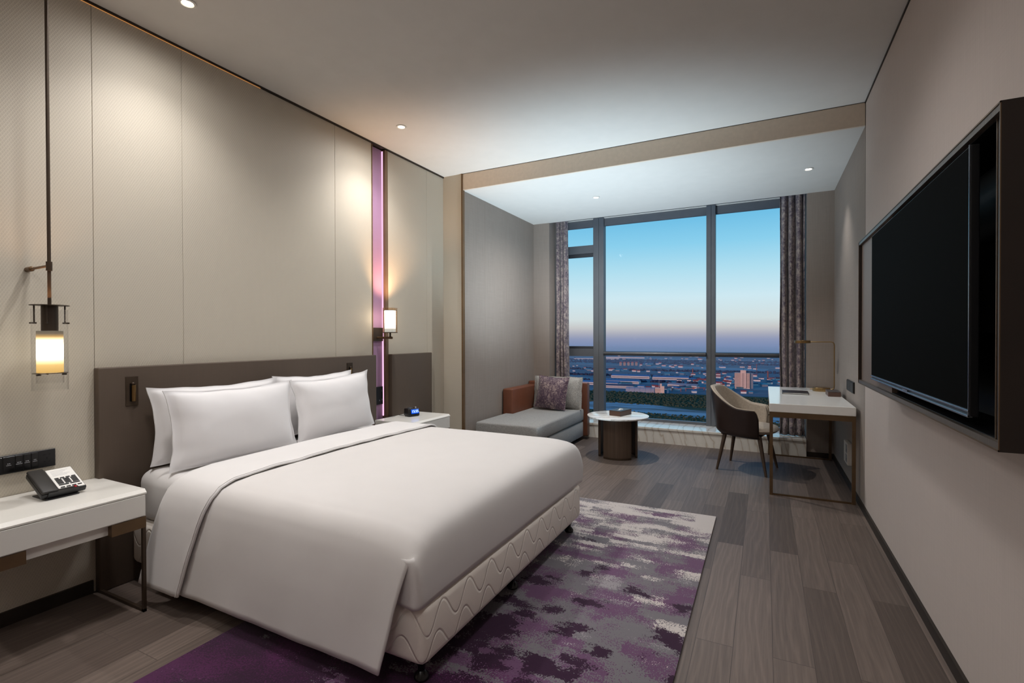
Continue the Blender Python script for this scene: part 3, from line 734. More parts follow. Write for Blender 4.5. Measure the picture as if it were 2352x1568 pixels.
# ------------------------------------------------------------------ lounge corner
def build_chaise():
    t = thing('chaise_sofa', 'grey fabric chaise sofa with brown leather arm and back by the window', 'sofa', (.65, 5.4, 0))
    MB().prism([(.30, 4.66), (1.045, 4.66), (1.045, 6.13), (.392, 6.13), (.392, 5.37), (.30, 5.37)], .245, .398, .022, 3).build('seat_cushion', 'grey_fabric', t, smooth=50)
    MB().prism([(.305, 4.68), (1.04, 4.68), (1.04, 6.12), (.305, 6.12)], .045, .238, .012, 2).build('base', 'grey_fabric', t, smooth=50)
    MB().box(.252, .388, 5.39, 6.13, .06, .690, .016, 3).build('arm', 'tan_leather', t, smooth=50)
    MB().box(.252, 1.088, 6.132, 6.238, .045, .728, .014, 3).build('back_panel', 'tan_leather', t, smooth=50)
    for x in (.36, .98):
        for y in (4.78, 6.06): MB().cyl((x, y, 0), (x, y, .05), .022).build('foot', 'black_gloss', t)
build_chaise()
place_pillow('back_cushion', .665, .415, .19, 11, (.725, 6.022, .604), (0, R_(-7), R_(-90)), 'grey_boucle', 'nubby grey back cushion leaning behind the plum cushion', 'cushion', pin=.015)
place_pillow('throw_pillow', .435, .42, .15, 14, (.715, 5.850, .622), (R_(-3), R_(-13), R_(-94)), 'plum_velvet', 'shiny plum scatter cushion with piped edge on the grey sofa', 'cushion', pin=.07)

def build_side_table():
    cx, cy = 1.669, 5.443
    t = thing('side_table', 'round white marble side table on a curved dark wood pedestal', 'side table', (cx, cy, 0))
    MB().lathe([(.001, .432), (.300, .432), (.328, .440), (.335, .449), (.334, .454), (.330, .456), (.001, .456)], (cx, cy, 0), 72).build('table_top', 'marble_table', t)
    def arc(a0, a1, r, th, ox=0, oy=0):
        n = 22; m = MB(); P = []
        for z in (.022, .432):
            P.append([m.bm.verts.new((cx+ox+r*math.cos(a0+(a1-a0)*i/n), cy+oy+r*math.sin(a0+(a1-a0)*i/n), z)) for i in range(n+1)])
            P.append([m.bm.verts.new((cx+ox+(r-th)*math.cos(a0+(a1-a0)*i/n), cy+oy+(r-th)*math.sin(a0+(a1-a0)*i/n), z)) for i in range(n+1)])
        o0, i0, o1, i1 = P
        for k in range(n):
            for q in ((o0[k], o0[k+1], o1[k+1], o1[k]), (i0[k+1], i0[k], i1[k], i1[k+1]), (o1[k], o1[k+1], i1[k+1], i1[k]), (o0[k+1], o0[k], i0[k], i0[k+1])): m.bm.faces.new(q)
        for k in (0, n): m.bm.faces.new((o0[k], i0[k], i1[k], o1[k]))
        return m
    c = math.atan2(-5.443, 1.448)
    for a0, a1, r in ((c-.80, c+.72, .215), (c+1.28, c+2.7, .215), (c-2.8, c-1.30, .215)):
        p = arc(a0, a1, r, .022).build('pedestal_panel', 'bronze_veneer', t, smooth=40)
        m = MB()
        for i in range(23):
            pass
        b = arc(a0, a1, r-.001, .020)
        for v in b.bm.verts: v.co.z = 0.0 if v.co.z < .1 else .022
        b.build('foot_trim', 'bronze_dark', p, smooth=40)
    MB().cyl((cx, cy, .41), (cx, cy, .432), .19, n=40).build('top_mount', 'bronze_dark', t)
build_side_table()
def build_tissue():
    a = math.atan2(-.035, .135)
    t = thing('tissue_box', 'brown leather tissue box on the round marble table', 'tissue box', (1.690, 5.475, .456), a)
    w, d, h = .069, .125, .058
    MB().box(-w, w, -d, d, 0, h-.004, .002, 1).build('body', 'box_leather', t, world=False)
    m = MB(); m.box(-w, w, -d, -.055, h-.004, h).box(-w, w, .055, d, h-.004, h).box(-w, -.018, -.055, .055, h-.004, h).box(.018, w, -.055, .055, h-.004, h)
    m.build('lid', 'box_dark', t, smooth=0, world=False)
    m = MB(); m.grid(lambda u, v: Vector(((u-.5)*.03*(1-.4*abs(v-.5))+.004*math.sin(v*9), (v-.5)*.10, h-.003+.013*math.sin(u*PI)*math.sin(v*PI)+.004*nz(u*5, v*9, 3))), 14, 20)
    mod_solid(m.build('tissue', 'paper_white', t, world=False), .001)
build_tissue()

# ------------------------------------------------------------------ desk group
def build_desk():
    x0, x1, y0, y1, zt = 3.155, 3.757, 4.672, 6.262, .763
    t = thing('desk', 'white lacquered writing desk on a bronze metal frame against the wall', 'desk', ((x0+x1)/2, (y0+y1)/2, 0))
    MB().box(x0, x1, y0, y1, .694, zt, .0025, 1).build('desk_top', 'desk_white', t, smooth=0)
    MB().box(x0+.002, x1, y0+.002, y0+.030, .650, .694).box(x0+.002, x1, y1-.03, y1-.002, .650, .694).box(x0+.002, x0+.028, y0+.03, y1-.03, .655, .694).box(x1-.026, x1, y0+.03, y1-.03, .655, .694).build('apron', 'bronze', t, smooth=0)
    for y in (y0+.002, y1-.027):
        for x in (x0+.002, x1-.026): MB().box(x, x+.025, y, y+.025, 0, .651).build('leg', 'bronze', t, smooth=0)
        MB().box(x0+.026, x1-.026, y+.006, y+.018, .001, .014).build('floor_bar', 'bronze', t, smooth=0)
build_desk()
def build_desk_lamp():
    bx, by, zt = 3.636, 5.95, .763
    t = thing('desk_lamp', 'thin brass desk lamp with a flat round shade on the white desk', 'desk lamp', (bx, by, zt))
    MB().lathe([(.001, zt), (.078, zt), (.079, zt+.003), (.079, zt+.034), (.077, zt+.037), (.001, zt+.037)], (bx, by, 0), 40).build('base', 'brass', t)
    px, zz = 3.747, 1.264
    path = [(bx-.10, by, zt+.018), (px-.03, by, zt+.018), (px-.012, by, zt+.022), (px-.003, by, zt+.033), (px, by, zt+.055), (px, by, zz-.04), (px-.003, by, zz-.018), (px-.012, by, zz-.005), (px-.03, by, zz), (3.54, by, zz)]
    MB().tube(path, .0052, 12).build('arm', 'brass', t)
    MB().tube([(3.70, by+.03, .689), (3.705, by+.02, .66), (3.725, by-.02, .635), (3.755, by-.05, .64), (3.776, by-.06, .67), (3.780, by-.06, .69)], .003, 8).build('cord', 'cable_black', t)
    MB().lathe([(.001, zz-.014), (.070, zz-.014), (.074, zz-.012), (.074, zz+.013), (.072, zz+.015), (.001, zz+.015)], (3.467, by, 0), 40).build('lamp_head', 'brass', t)
build_desk_lamp()
fo = thing('folder', 'dark closed leather folder lying on the white desk', 'folder', (3.388, 5.62, .763), R_(-1))
MB().box(-.112, .112, -.13, .13, 0, .004, .001, 1).box(-.112, .112, -.13, .13, .012, .016, .001, 1).box(-.113, -.109, -.13, .13, 0, .016, .001, 1).build('cover', 'folder_black', fo, smooth=0, world=False)
MB().box(-.108, .104, -.126, .126, .0042, .0118).build('pages', 'paper_white', fo, smooth=0, world=False)
bx_ = thing('desk_box', 'small brown leather box on the desk beside the brass lamp', 'box', (3.695, 5.55, .763))
MB().box(-.050, .050, -.115, .115, 0, .040, .002, 1).build('body', 'box_leather', bx_, smooth=0, world=False)
MB().box(-.0495, .0495, -.1145, .1145, .0405, .046, .0015, 1).build('lid', 'box_dark', bx_, smooth=0, world=False)
def build_wall_fittings():
    t = thing('wall_switch', 'black double switch plate on the grey wall above the desk', 'switch', (W-.001, 5.14, .84))
    MB().box(W-.011, W-.0005, 4.955, 5.325, .843, .938, .002, 1).build('plate', 'black_plastic', t, smooth=0)
    for a, b in ((4.962, 5.10), (5.105, 5.318)): MB().box(W-.014, W-.011, a, b, .849, .932, .001, 1).build('rocker', 'charcoal_plastic', t, smooth=0)
    t = thing('socket_outlet', 'white double socket box low on the grey wall under the desk', 'socket', (W-.001, 5.19, .2))
    MB().box(W-.034, W-.0005, 5.085, 5.30, .215, .40, .003, 1).build('box', 'white_plastic', t, smooth=0)
    MB().box(W-.036, W-.034, 5.10, 5.18, .235, .30).box(W-.036, W-.034, 5.10, 5.18, .315, .385).build('face', 'mark_grey', t, smooth=0)
    for z in (.25, .33): MB().box(W-.0368, W-.036, 5.125, 5.135, z, z+.02).build('slot', 'niche_black', t, smooth=0)
build_wall_fittings()

def build_chair():
    t = thing('desk_chair', 'tub chair with dark leather outside and beige fabric inside at the desk', 'chair', (2.956, 5.51, 0), R_(-13))
    N = 64
    def plan(a):       # a in -1..1 : near arm -> back -> far arm ; returns base direction on a rounded U
        th = a*R_(133); return th
    def height(a):
        k = abs(a); k2 = min(1, max(0, (k-.16)/.52)); s = k2*k2*(3-2*k2)
        top = .815-.185*s-.020*max(0, k-.6)/.4
        if k > .93: top -= .085*((k-.93)/.07)**2
        return top
    def pt(a, h, inner):
        th = plan(a); fl = (h/.45)
        z0 = .352+.015*math.cos(th); z1 = height(a); z = z0+(z1-z0)*h
        rx = .262+.062*h*max(0, math.cos(th))+.0; ry = .262+.026*h
        if h < .14: q = 1-.12*((.14-h)/.14)**2; rx *= q; ry *= q
        p = 2.7; c, s_ = math.cos(th), math.sin(th)
        r = (abs(c)**p+abs(s_)**p)**(-1/p)
        x = -rx*c*r if c > 0 else -.225*c*r*1.0; y = ry*s_*r
        if inner:
            n = Vector((-c, s_, 0)); d = .026+.010*(1-h)
            x -= n.x*d; y -= n.y*d; z = z0+.05+(z1-.004-z0-.05)*h if True else z
        return Vector((x, y, z))
    m = MB(); m.grid(lambda u, v: pt(u*2-1, v, False), N, 22); so = m.build('shell', 'chair_leather', t, smooth=60, world=False); mod_solid(so, .006, 1)
    m = MB(); m.grid(lambda u, v: pt(u*2-1, v, True), N, 18); si = m.build('inner_upholstery', 'chair_fabric', t, smooth=60, world=False); mod_solid(si, .012, -1)
    # rim joining the two skins
    m = MB()
    def rim(u, v):
        a = u*2-1; o, i = pt(a, 1, False), pt(a, 1, True); q = o.lerp(i, v); q.z += .007*math.sin(v*PI); return q
    m.grid(rim, N, 7); m.build('rim', 'chair_fabric', si, smooth=60, world=False)
    for sgn in (-1, 1):
        m = MB(); m.grid(lambda u, v, s=sgn: pt(s, u, False).lerp(pt(s, u, True), v)+Vector((.008*math.sin(v*PI), 0, 0)), 20, 5)
        m.build('arm_front', 'chair_fabric', si, smooth=60, world=False)
    pts = [pt(-1+2*i/(N*2), 1, False)+Vector((0, 0, .002)) for i in range(N*2+1)]
    MB().tube(pts, .0042, 8).build('piping', 'chair_rim', so, world=False)
    def seat(sg):
        def f(u, v):
            a, r = u*2*PI, v
            c, s_ = math.cos(a), math.sin(a); p = 2.8; k = (abs(c)**p+abs(s_)**p)**(-1/p)
            x = .03+(.262 if c > 0 else .235)*c*k*r; y = .232*s_*k*r
            e = max(0, 1-r**4)**.5
            return Vector((x, y, .415+sg*.046*e))
        return f
    m = MB(); m.grid(seat(1), 56, 16, cu=True); m.grid(seat(-1), 56, 16, cu=True)
    m.build('seat_cushion', 'chair_fabric', t, smooth=60, world=False, weld=.0005)
    MB().box(-.19, .17, -.19, .19, .345, .372, .02, 3).build('seat_base', 'chair_leather', t, world=False)
    for sx, sy in ((-1, -1), (-1, 1), (1, -1), (1, 1)):
        tx, ty = (.16 if sx > 0 else -.155), .165*sy; fx, fy = (.232 if sx > 0 else -.215), .222*sy
        MB().tube([(tx, ty, .358), ((tx+fx)/2, (ty+fy)/2, .18), (fx, fy, .004), (fx, fy, .0)], [.0205, .0165, .0115, .0115], 20).build('leg', 'walnut_leg', t, world=False)
build_chair()

# ------------------------------------------------------------------ television wall
def build_tv():
    X0, y0, y1, z0, z1 = 3.610, 1.558, 3.523, 1.047, 1.870
    t = thing('tv_cabinet', 'dark wood wall frame around the television on the beige wall', 'wall cabinet', (W-.09, (y0+y1)/2, z0))
    T = .020; e = .0005; XB = 3.624
    MB().box(X0, W-e, y0+.008, y1-.008, z0, z0+T).build('bottom_board', 'tv_frame', t, smooth=0)
    MB().box(X0, W-e, y0+.008, y1-.008, z1-T, z1).build('top_board', 'tv_frame', t, smooth=0)
    MB().box(X0, W-e, y0, y0+.008, z0, z1).build('side_board', 'tv_wood', t, smooth=0)
    MB().box(X0, W-e, y1-.008, y1, z0, z1).build('side_board', 'tv_wood', t, smooth=0)
    m = MB(); m.box(X0-.002, X0, y0, y1, z0, z0+.004).box(X0-.002, X0, y0, y1, z1-.004, z1).box(X0-.002, X0, y0, y0+.004, z0, z1).box(X0-.002, X0, y1-.004, y1, z0, z1)
    m.build('edge_trim', 'bronze', t, smooth=0)
    MB().box(XB, XB+.02, 2.74, y1-.008, z0+T, z1-T).build('back_panel', 'tv_panel', t, smooth=0)
    MB().box(XB, XB+.02, y0+.008, 1.626, z0+T, z1-T).build('back_panel', 'tv_wood', t, smooth=0)
    MB().box(XB-.0015, XB, 1.621, 1.626, z0+T, z1-T).build('niche_trim', 'bronze', t, smooth=0)
    MB().box(W-.03, W-e, 1.626, 2.74, z0+T, z1-T).build('niche_back', 'niche_black', t, smooth=0)
    MB().box(XB+.02, W-.03, 2.72, 2.74, z0+T, z1-T).box(XB+.02, W-.03, 1.616, 1.626, z0+T, z1-T).build('niche_side', 'niche_black', t, smooth=0)
    MB().box(XB, W-.03, 1.626, 2.74, z0+T, z0+T+.002).build('niche_lining', 'niche_black', t, smooth=0)
    MB().box(XB, W-.03, 1.626, 2.74, z1-T-.002, z1-T).build('niche_lining', 'niche_black', t, smooth=0)
    # television on its bracket
    a0, a1, b0, b1 = 1.712, 3.05, 1.107, 1.822
    tv = thing('television', 'black flat television hanging inside the dark wall frame', 'television', (3.62, (a0+a1)/2, b0))
    XS = 3.596
    MB().box(XS+.003, XS+.022, a0, a1, b0, b1, .002, 1).box(XS+.022, XS+.055, a0+.12, 2.60, b0+.05, b1-.2, .01, 2).build('housing', 'black_plastic', tv, smooth=0)
    MB().box(XS+.001, XS+.004, a0+.006, a1-.005, b0+.020, b1-.005).build('screen', 'screen_black', tv, smooth=0)
    MB().box(XS-.001, XS+.003, a0, a1, b0+.012, b0+.018, .001, 1).box(XS-.002, XS+.010, a0, a1, b0-.002, b0+.004, .001, 1).box(XS+.000, XS+.003, a0, a0+.003, b0, b1).build('bezel', 'silver', tv, smooth=0)
    MB().box(XS-.0025, XS-.0005, 2.33, 2.40, b0+.005, b0+.011).build('badge', 'silver', tv, smooth=0)
    MB().box(XS+.055, W-.03, 2.0, 2.45, 1.33, 1.60).build('bracket', 'black_plastic', tv, smooth=0)
build_tv()

# ------------------------------------------------------------------ the plain outside, about 104 m below
GZ = -103.0
def build_outside():
    rnd = random.Random(3)
    t = NT('plain_fields'); o = t.obj()
    a = t.noise(t.mapped((.0016, .006, 1)), 1, 5, .6); b = t.noise(t.mapped((.012, .03, 1)), 1, 4, .6)
    br = t.new('ShaderNodeTexBrick'); t.link(t.mapped((.0042, .0042, 1), (0, 0, .12)), br.inputs['Vector']); br.inputs['Scale'].default_value = 1
    br.inputs['Color1'].default_value = (0, 0, 0, 1); br.inputs['Color2'].default_value = (1, 1, 1, 1); br.inputs['Mortar'].default_value = (.1, .1, .1, 1)
    br.inputs['Brick Width'].default_value = 1.6; br.inputs['Row Height'].default_value = .5; br.inputs['Mortar Size'].default_value = .03
    v = t.math('ADD', t.math('ADD', t.math('MULTIPLY', a, .5), t.math('MULTIPLY', b, .25)), t.math('MULTIPLY', br.outputs['Color'], .25))
    t.base(t.ramp(v, [(.25, (.08, .10, .14)), (.38, (.12, .16, .20)), (.47, (.19, .165, .19)), (.56, (.17, .24, .28)), (.70, (.30, .36, .42))]))
    M['plain_fields'] = t.set(.9, 0, .1)
    g = MB().box(-3600, 2000, 120, 3620, GZ-4, GZ).build('ground', 'plain_fields', smooth=0); struct(g)
    t = NT('scrub'); f = t.noise(t.mapped((1, 1, 1)), .05, 5, .7)
    t.base(t.ramp(f, [(.3, (.035, .048, .030)), (.55, (.070, .082, .048)), (.75, (.105, .100, .068))])); M['scrub'] = t.set(.95, 0, .05)
    t = NT('river_ice'); f = t.noise(t.mapped((.004, .06, 1)), 1, 5, .65); h = t.noise(t.mapped((.03, .2, 1)), 1, 3, .6)
    v = t.math('ADD', t.math('MULTIPLY', f, .75), t.math('MULTIPLY', h, .25))
    t.base(t.ramp(v, [(.40, (.11, .08, .075)), (.46, (.16, .14, .15)), (.51, (.30, .34, .40)), (.66, (.40, .43, .48))])); M['river_ice'] = t.set(.6, 0, .12)
    def flat(name, poly, mat, dz, kind='structure'):
        return struct(MB().prism(poly, GZ, GZ+dz).build(name, mat, smooth=0), kind)
    flat('scrubland', [(-1100, 690), (500, 770), (500, 1000), (-150, 945), (-330, 925), (-1300, 1000)], 'scrub', .3)
    flat('scrubland_near', [(-700, 300), (500, 300), (500, 676), (-90, 676), (-160, 690), (-700, 715)], 'scrub', .3)
    flat('river', [(-1200, 730), (-400, 705), (-160, 690), (-90, 676), (400, 676), (400, 745), (-90, 745), (-160, 782), (-1200, 800)], 'river_ice', .35)
    for k, (ya, yb) in enumerate(((2360, 2390), (1800, 1825), (3100, 3130))):
        flat('canal', [(-2000, ya), (900, ya+30), (900, yb+30), (-2000, yb)], 'river_ice', .3)
    def clumps(name, n, fx, r0, r1, mat, label, flatz=.8):
        m = MB(); base = bmesh.new(); bmesh.ops.create_icosphere(base, subdivisions=1, radius=1); base.verts.ensure_lookup_table()
        vs = [v.co.copy() for v in base.verts]; fs = [[v.index for v in f.verts] for f in base.faces]; base.free()
        V, F = [], []
        for i in range(n):
            x, y = fx(); r = rnd.uniform(r0, r1); k = len(V)
            for c in vs: q = 1+.25*noise.noise(c*1.7+Vector((i*3.1, 0, 0))); V.append((x+c.x*r*q, y+c.y*r*q, GZ+r*.4+c.z*r*flatz*q))
            F += [[k+a for a in f] for f in fs]
        me = bpy.data.meshes.new(name); me.from_pydata(V, [], F); me.materials.append(M[mat])
        ob = bpy.data.objects.new(name, me); COL.objects.link(ob); return tag(ob, label, 'trees', kind='stuff')
    clumps('scrub_bushes', 4600, lambda: (rnd.uniform(-420, 60), 772+158*rnd.random()), .9, 2.6, 'scrub', 'dark green scrub covering the ground beyond the icy river')
    clumps('riverbank_bushes', 1600, lambda: (rnd.uniform(-330, 20), rnd.uniform(585, 690)), .6, 1.8, 'scrub', 'dark low bushes along the near bank of the river')
    M['bare_wood'] = plain('bare_wood', (62, 60, 78), .95, 0, .05, .3, .05)
    # buildings
    M['facade_cream'] = plain('facade_cream', (214, 186, 172), .8, 0, .2, .04, .2)
    for nm, c in dict(roof_blue=(72, 112, 150), roof_teal=(60, 130, 150), roof_red=(150, 62, 58), roof_grey=(120, 128, 142), hut_white=(214, 208, 206), brick_red=(140, 78, 70), roof_dark=(70, 80, 100), window_dark=(52, 48, 58), hangar_grey=(150, 146, 156), orange_steel=(176, 84, 60)).items(): plain(nm, c, .7, 0, .3, .05, .3)
    occ = [(-35, 1104, 26), (-207, 953, 30), (-172, 944, 12), (-146, 985, 14), (-124, 1001, 13), (-110, 1022, 16)]
    def block(name, lab, cat, x, y, w, d, h, mat, roof=None, rh=0, rot=0, grp=None, wins=None):
        tt = thing(name, lab, cat, (x, y, GZ), rot, grp)
        k = max(1, int(w/d)); occ.extend((x+math.cos(rot)*w*((q+.5)/k-.5), y+math.sin(rot)*w*((q+.5)/k-.5), math.hypot(w/k, d)/2) for q in range(k))
        MB().box(-w/2, w/2, -d/2, d/2, 0, h).build('walls', mat, tt, smooth=0, world=False)
        if roof: MB().prism([(-d/2-.6, h), (d/2+.6, h), (0, h+rh)] if rh else [(-d/2-.4, h), (d/2+.4, h), (d/2+.4, h+.6), (-d/2-.4, h+.6)], -w/2-.4, w/2+.4, axis='x').build('roof', roof, tt, smooth=0, world=False)
        if wins: MB().box(-w/2+1, w/2-1, -d/2-.15, -d/2+.1, h*.35, h*.6).build('window_band', 'window_dark', tt, smooth=0, world=False)
        return tt
    # apartment tower
    yT, xT = 1098, -35
    tw = thing('apartment_tower', 'pale pink apartment tower standing alone on the plain beyond the window', 'building', (xT, yT, GZ), R_(3))
    MB().box(-15.5, -4.6, 0, 13, 0, 31.5).build('wing', 'facade_cream', tw, smooth=0, world=False)
    MB().box(-4.6, 5.4, -1.5, 13, 0, 37).build('core', 'facade_cream', tw, smooth=0, world=False)
    MB().box(5.4, 12.5, 0, 13, 0, 31.2).build('wing', 'facade_cream', tw, smooth=0, world=False)
    MB().box(12.5, 18.5, 6, 16, 0, 31).build('rear_wing', 'roof_grey', tw, smooth=0, world=False)  # shaded side put into the colour: blue-grey where the other wings are cream
    MB().cyl((1, 6, 37), (1, 6, 46), .25, .1, 8).build('mast', 'window_dark', tw, world=False)
    w0 = MB().box(-.65, .65, -.12, .1, -.75, .75).build('window', 'window_dark', tw, smooth=0, world=False)
    first = True
    for fl in range(11):
        z = 2.6+fl*2.72
        for x, y in [(-14.6+2.35*i, 0) for i in range(5)]+[(-1.4, -1.5), (1.4, -1.5)]+[(6.6+2.4*i, 0) for i in range(3)]:
            if fl == 10 and x > 1: pass
            o = w0 if first else w0.copy()
            if not first: COL.objects.link(o)
            first = False; o.location = (x, y, z)
    # the row of five red-roofed blocks
    for i in range(5):
        x = -466+13.0*i; y = 1806+5.8*i
        nth = ('first', 'second', 'third', 'fourth', 'fifth')[i]
        bb = block('residential_block', '%s red-roofed block from the sofa side in the far row of five' % nth, 'building', x, y, 7.5, 10, 10.5, 'facade_cream', 'roof_red', 3.5, 0, 'red-roofed blocks in a row')
        for k in (-2.2, 0, 2.2): MB().box(k-.6, k+.6, -5.12, -4.9, 1, 9.6).build('window_strip', 'window_dark', bb, smooth=0, world=False)
    # long sheds
    sheds = [(-300, 1268, 96, 26, 6, 'roof_blue', 'long pale shed with blue roof, farthest of the sheds beside the mullion', .02),
             (-201, 1259, 84, 22, 6, 'roof_blue', 'long pale shed with blue roof left of the brick chimney', .08),
             (-290, 1118, 90, 24, 5.5, 'roof_blue', 'long white walled shed with blue roof seen above the round table', .03),
             (-330, 1062, 110, 26, 5.5, 'roof_blue', 'wide blue roofed shed seen over the grey sofa', -.04),
             (-268, 1010, 70, 14, 4.5, 'roof_dark', 'dark roofed shed with a white wall behind the arched hangar', .05),
             (-146, 1073, 64, 12, 5, 'roof_grey', 'low grey shed to the right of the concrete plant', -.35)]
    for x, y, w, d, h, r, lab, rot in sheds: block('warehouse', lab, 'building', x, y, w, d, h, 'hut_white', r, 3.5, rot, 'sheds on the plain', wins=True)
    block('long_hall', 'very long low pale hall far off behind the sofa side of the window', 'building', -690, 2225, 205, 20, 6.5, 'hut_white', 'roof_grey', 0, .35)
    block('long_hall', 'thin long pale hall on the far plain above the five red-roofed blocks', 'building', -640, 2440, 250, 16, 5, 'hut_white', 'roof_grey', 0, .05)
    hg = thing('arched_hangar', 'grey arched hangar between the scrub and the sheds', 'building', (-207, 953, GZ), .13)
    pr = [(11*math.cos(a), 9*math.sin(a)) for a in [PI*i/20 for i in range(21)]]
    MB().prism([(u, v) for u, v in pr], -26, 26, axis='x').build('vault', 'hangar_grey', hg, smooth=40, world=False)
    for k in range(-20, 21, 10): MB().prism([(u*1.01, v*1.02) for u, v in pr], k-.3, k+.3, axis='x').build('rib', 'roof_grey', hg, smooth=0, world=False)
    MB().prism([(u*.9, v*.85) for u, v in pr], 25.9, 26.2, axis='x').build('end_wall', 'roof_teal', hg, smooth=0, world=False)
    cp = thing('concrete_plant', 'small pink block and tower plant beside the arched hangar', 'building', (-169, 940, GZ), .1)
    MB().box(-8, 2, -4, 4, 0, 10).build('block', 'facade_cream', cp, smooth=0, world=False)
    MB().box(2, 8.5, -4, 4, 0, 14).build('block', 'facade_cream', cp, smooth=0, world=False)
    MB().box(1, 4, -2, 2, 10, 18.5).build('tower', 'facade_cream', cp, smooth=0, world=False)
    for k in range(4): MB().box(-8.1, 2.1, -4.15, -3.95, 1.6+2.1*k, 2.0+2.1*k).build('ledge', 'window_dark', cp, smooth=0, world=False)
    MB().cyl((-1, 0, 10), (-1, 0, 25), .25, .12, 8).build('mast', 'hut_white', cp, world=False)
    for x, y, h, r, lab in ((-173, 1448, 17, 1.7, 'red brick chimney left of the wide window mullion'), (-18, 1697, 21, 1.2, 'slim red chimney rising behind the apartment tower'), (11, 1391, 18, 1.9, 'stout red brick chimney beside the curtain')):
        c = thing('chimney', lab, 'chimney', (x, y, GZ)); MB().cyl((0, 0, 0), (0, 0, h), r, r*.75, 16).build('shaft', 'brick_red', c, world=False)
        MB().cyl((0, 0, h), (0, 0, h+.8), r*.85, r*.85, 16).build('crown', 'brick_red', c, world=False)
    block('teal_shed', 'teal box shed beside the chair back, left of the apartment tower', 'building', -53, 1056, 10, 10, 6.5, 'roof_teal', 'roof_teal', 0)
    block('white_house', 'small white house with red roof in front of the apartment tower', 'house', -31, 1008, 9, 7, 3.6, 'hut_white', 'roof_red', 2, .15)
    block('grey_house', 'small grey house just right of the red-roofed white house', 'house', -19, 1012, 7, 6, 3, 'roof_grey', 'roof_teal', 1.5, .1)
    block('blue_container_shed', 'bright blue cube shed right of the concrete plant', 'building', -158, 950, 8, 6, 6, 'roof_blue', 'roof_teal', 0)
    for i, (x, y, w) in enumerate(((-146, 985, 10), (-124, 1001, 9), (-110, 1022, 12))):
        c = thing('gantry_crane', ('orange gantry crane right of the concrete plant', 'orange gantry crane midway between the plant and the mullion', 'orange gantry crane close to the mullion')[i], 'crane', (x, y, GZ), .3)
        MB().box(-w, w, -.4, .4, 5, 5.9).build('beam', 'orange_steel', c, smooth=0, world=False)
        for sx in (-w*.8, w*.8): MB().box(sx-.4, sx+.4, -.4, .4, 0, 5).build('leg', 'orange_steel', c, smooth=0, world=False)
    # scattered village houses: built once, copied
    protos = []
    for nm, wall, roof in (('red_roof', 'hut_white', 'roof_red'), ('blue_roof', 'hut_white', 'roof_blue'), ('teal_roof', 'roof_grey', 'roof_teal'), ('dark_roof', 'hut_white', 'roof_dark')):
        lab = 'tiny distant village house with a %s roof on the plain' % nm.split('_')[0]
        protos.append((lab, wall, roof))
    zones = [(-30, 1210, 60, 50, 26), (-110, 1240, 30, 50, 22), (20, 1290, 25, 60, 12), (-140, 1420, 70, 60, 16), (-440, 1500, 90, 40, 18), (-330, 1900, 80, 50, 18), (-250, 2350, 220, 120, 30), (-100, 2900, 250, 200, 34), (-480, 2750, 200, 200, 22), (-650, 1700, 60, 40, 10), (-240, 1780, 120, 40, 14), (-130, 1010, 40, 16, 14)]
    made = {}
    for zx, zy, sx, sy, n in zones:
        for i in range(n):
            k = rnd.choice((0, 0, 1, 2, 3)); lab, wall, roof = protos[k]
            sc = rnd.uniform(.7, 1.4); sw = sc*rnd.uniform(.7, 1.6); R0 = math.hypot(9.8*sw, 8.2*sc)/2 if k in made else 7
            for tr in range(60):
                f_ = 1+tr*.03; x, y = rnd.gauss(zx, sx*f_), rnd.gauss(zy, sy*f_)
                if all((x-a)**2+(y-b)**2 > (r+R0+1)**2 for a, b, r in occ): break
            else: continue
            if k in made: occ.append((x, y, R0))
            if k not in made:
                made[k] = block('village_house', lab, 'house', x, y, 9, 7, 3.4, wall, roof, 2.2, rnd.uniform(-.4, .4), 'distant %s village houses' % roof.replace('roof_', '')+' roofed')
            else: copy_tree(made[k], (x, y, GZ), rnd.uniform(-.5, .5), None, (sw, sc, sc))
    rows = [(-900, -150, 1345, 9, 500, 'nearest bare trees in a belt behind the pale sheds'), (-1100, 200, 1590, 16, 600, 'belt of bare trees across the plain behind the brick chimneys'), (-1200, 250, 2040, 30, 900, 'belt of bare trees in front of the far village'),
            (-1200, 250, 2230, 40, 1000, 'farthest wide belt of bare trees on the plain'), (-420, -85, 1185, 5, 120, 'thin line of bare trees between two rows of sheds')]
    for x0, x1, yy, sg, n, lab in rows:
        def rowpt():
            for _ in range(40):
                x = rnd.uniform(x0, x1); y = yy+.07*x+rnd.gauss(0, sg)
                if all((x-a)**2+(y-b)**2 > (r+6)**2 for a, b, r in occ): break
            return x, y
        clumps('tree_belt', n, rowpt, 2.5, 5, 'bare_wood', lab)
build_outside()

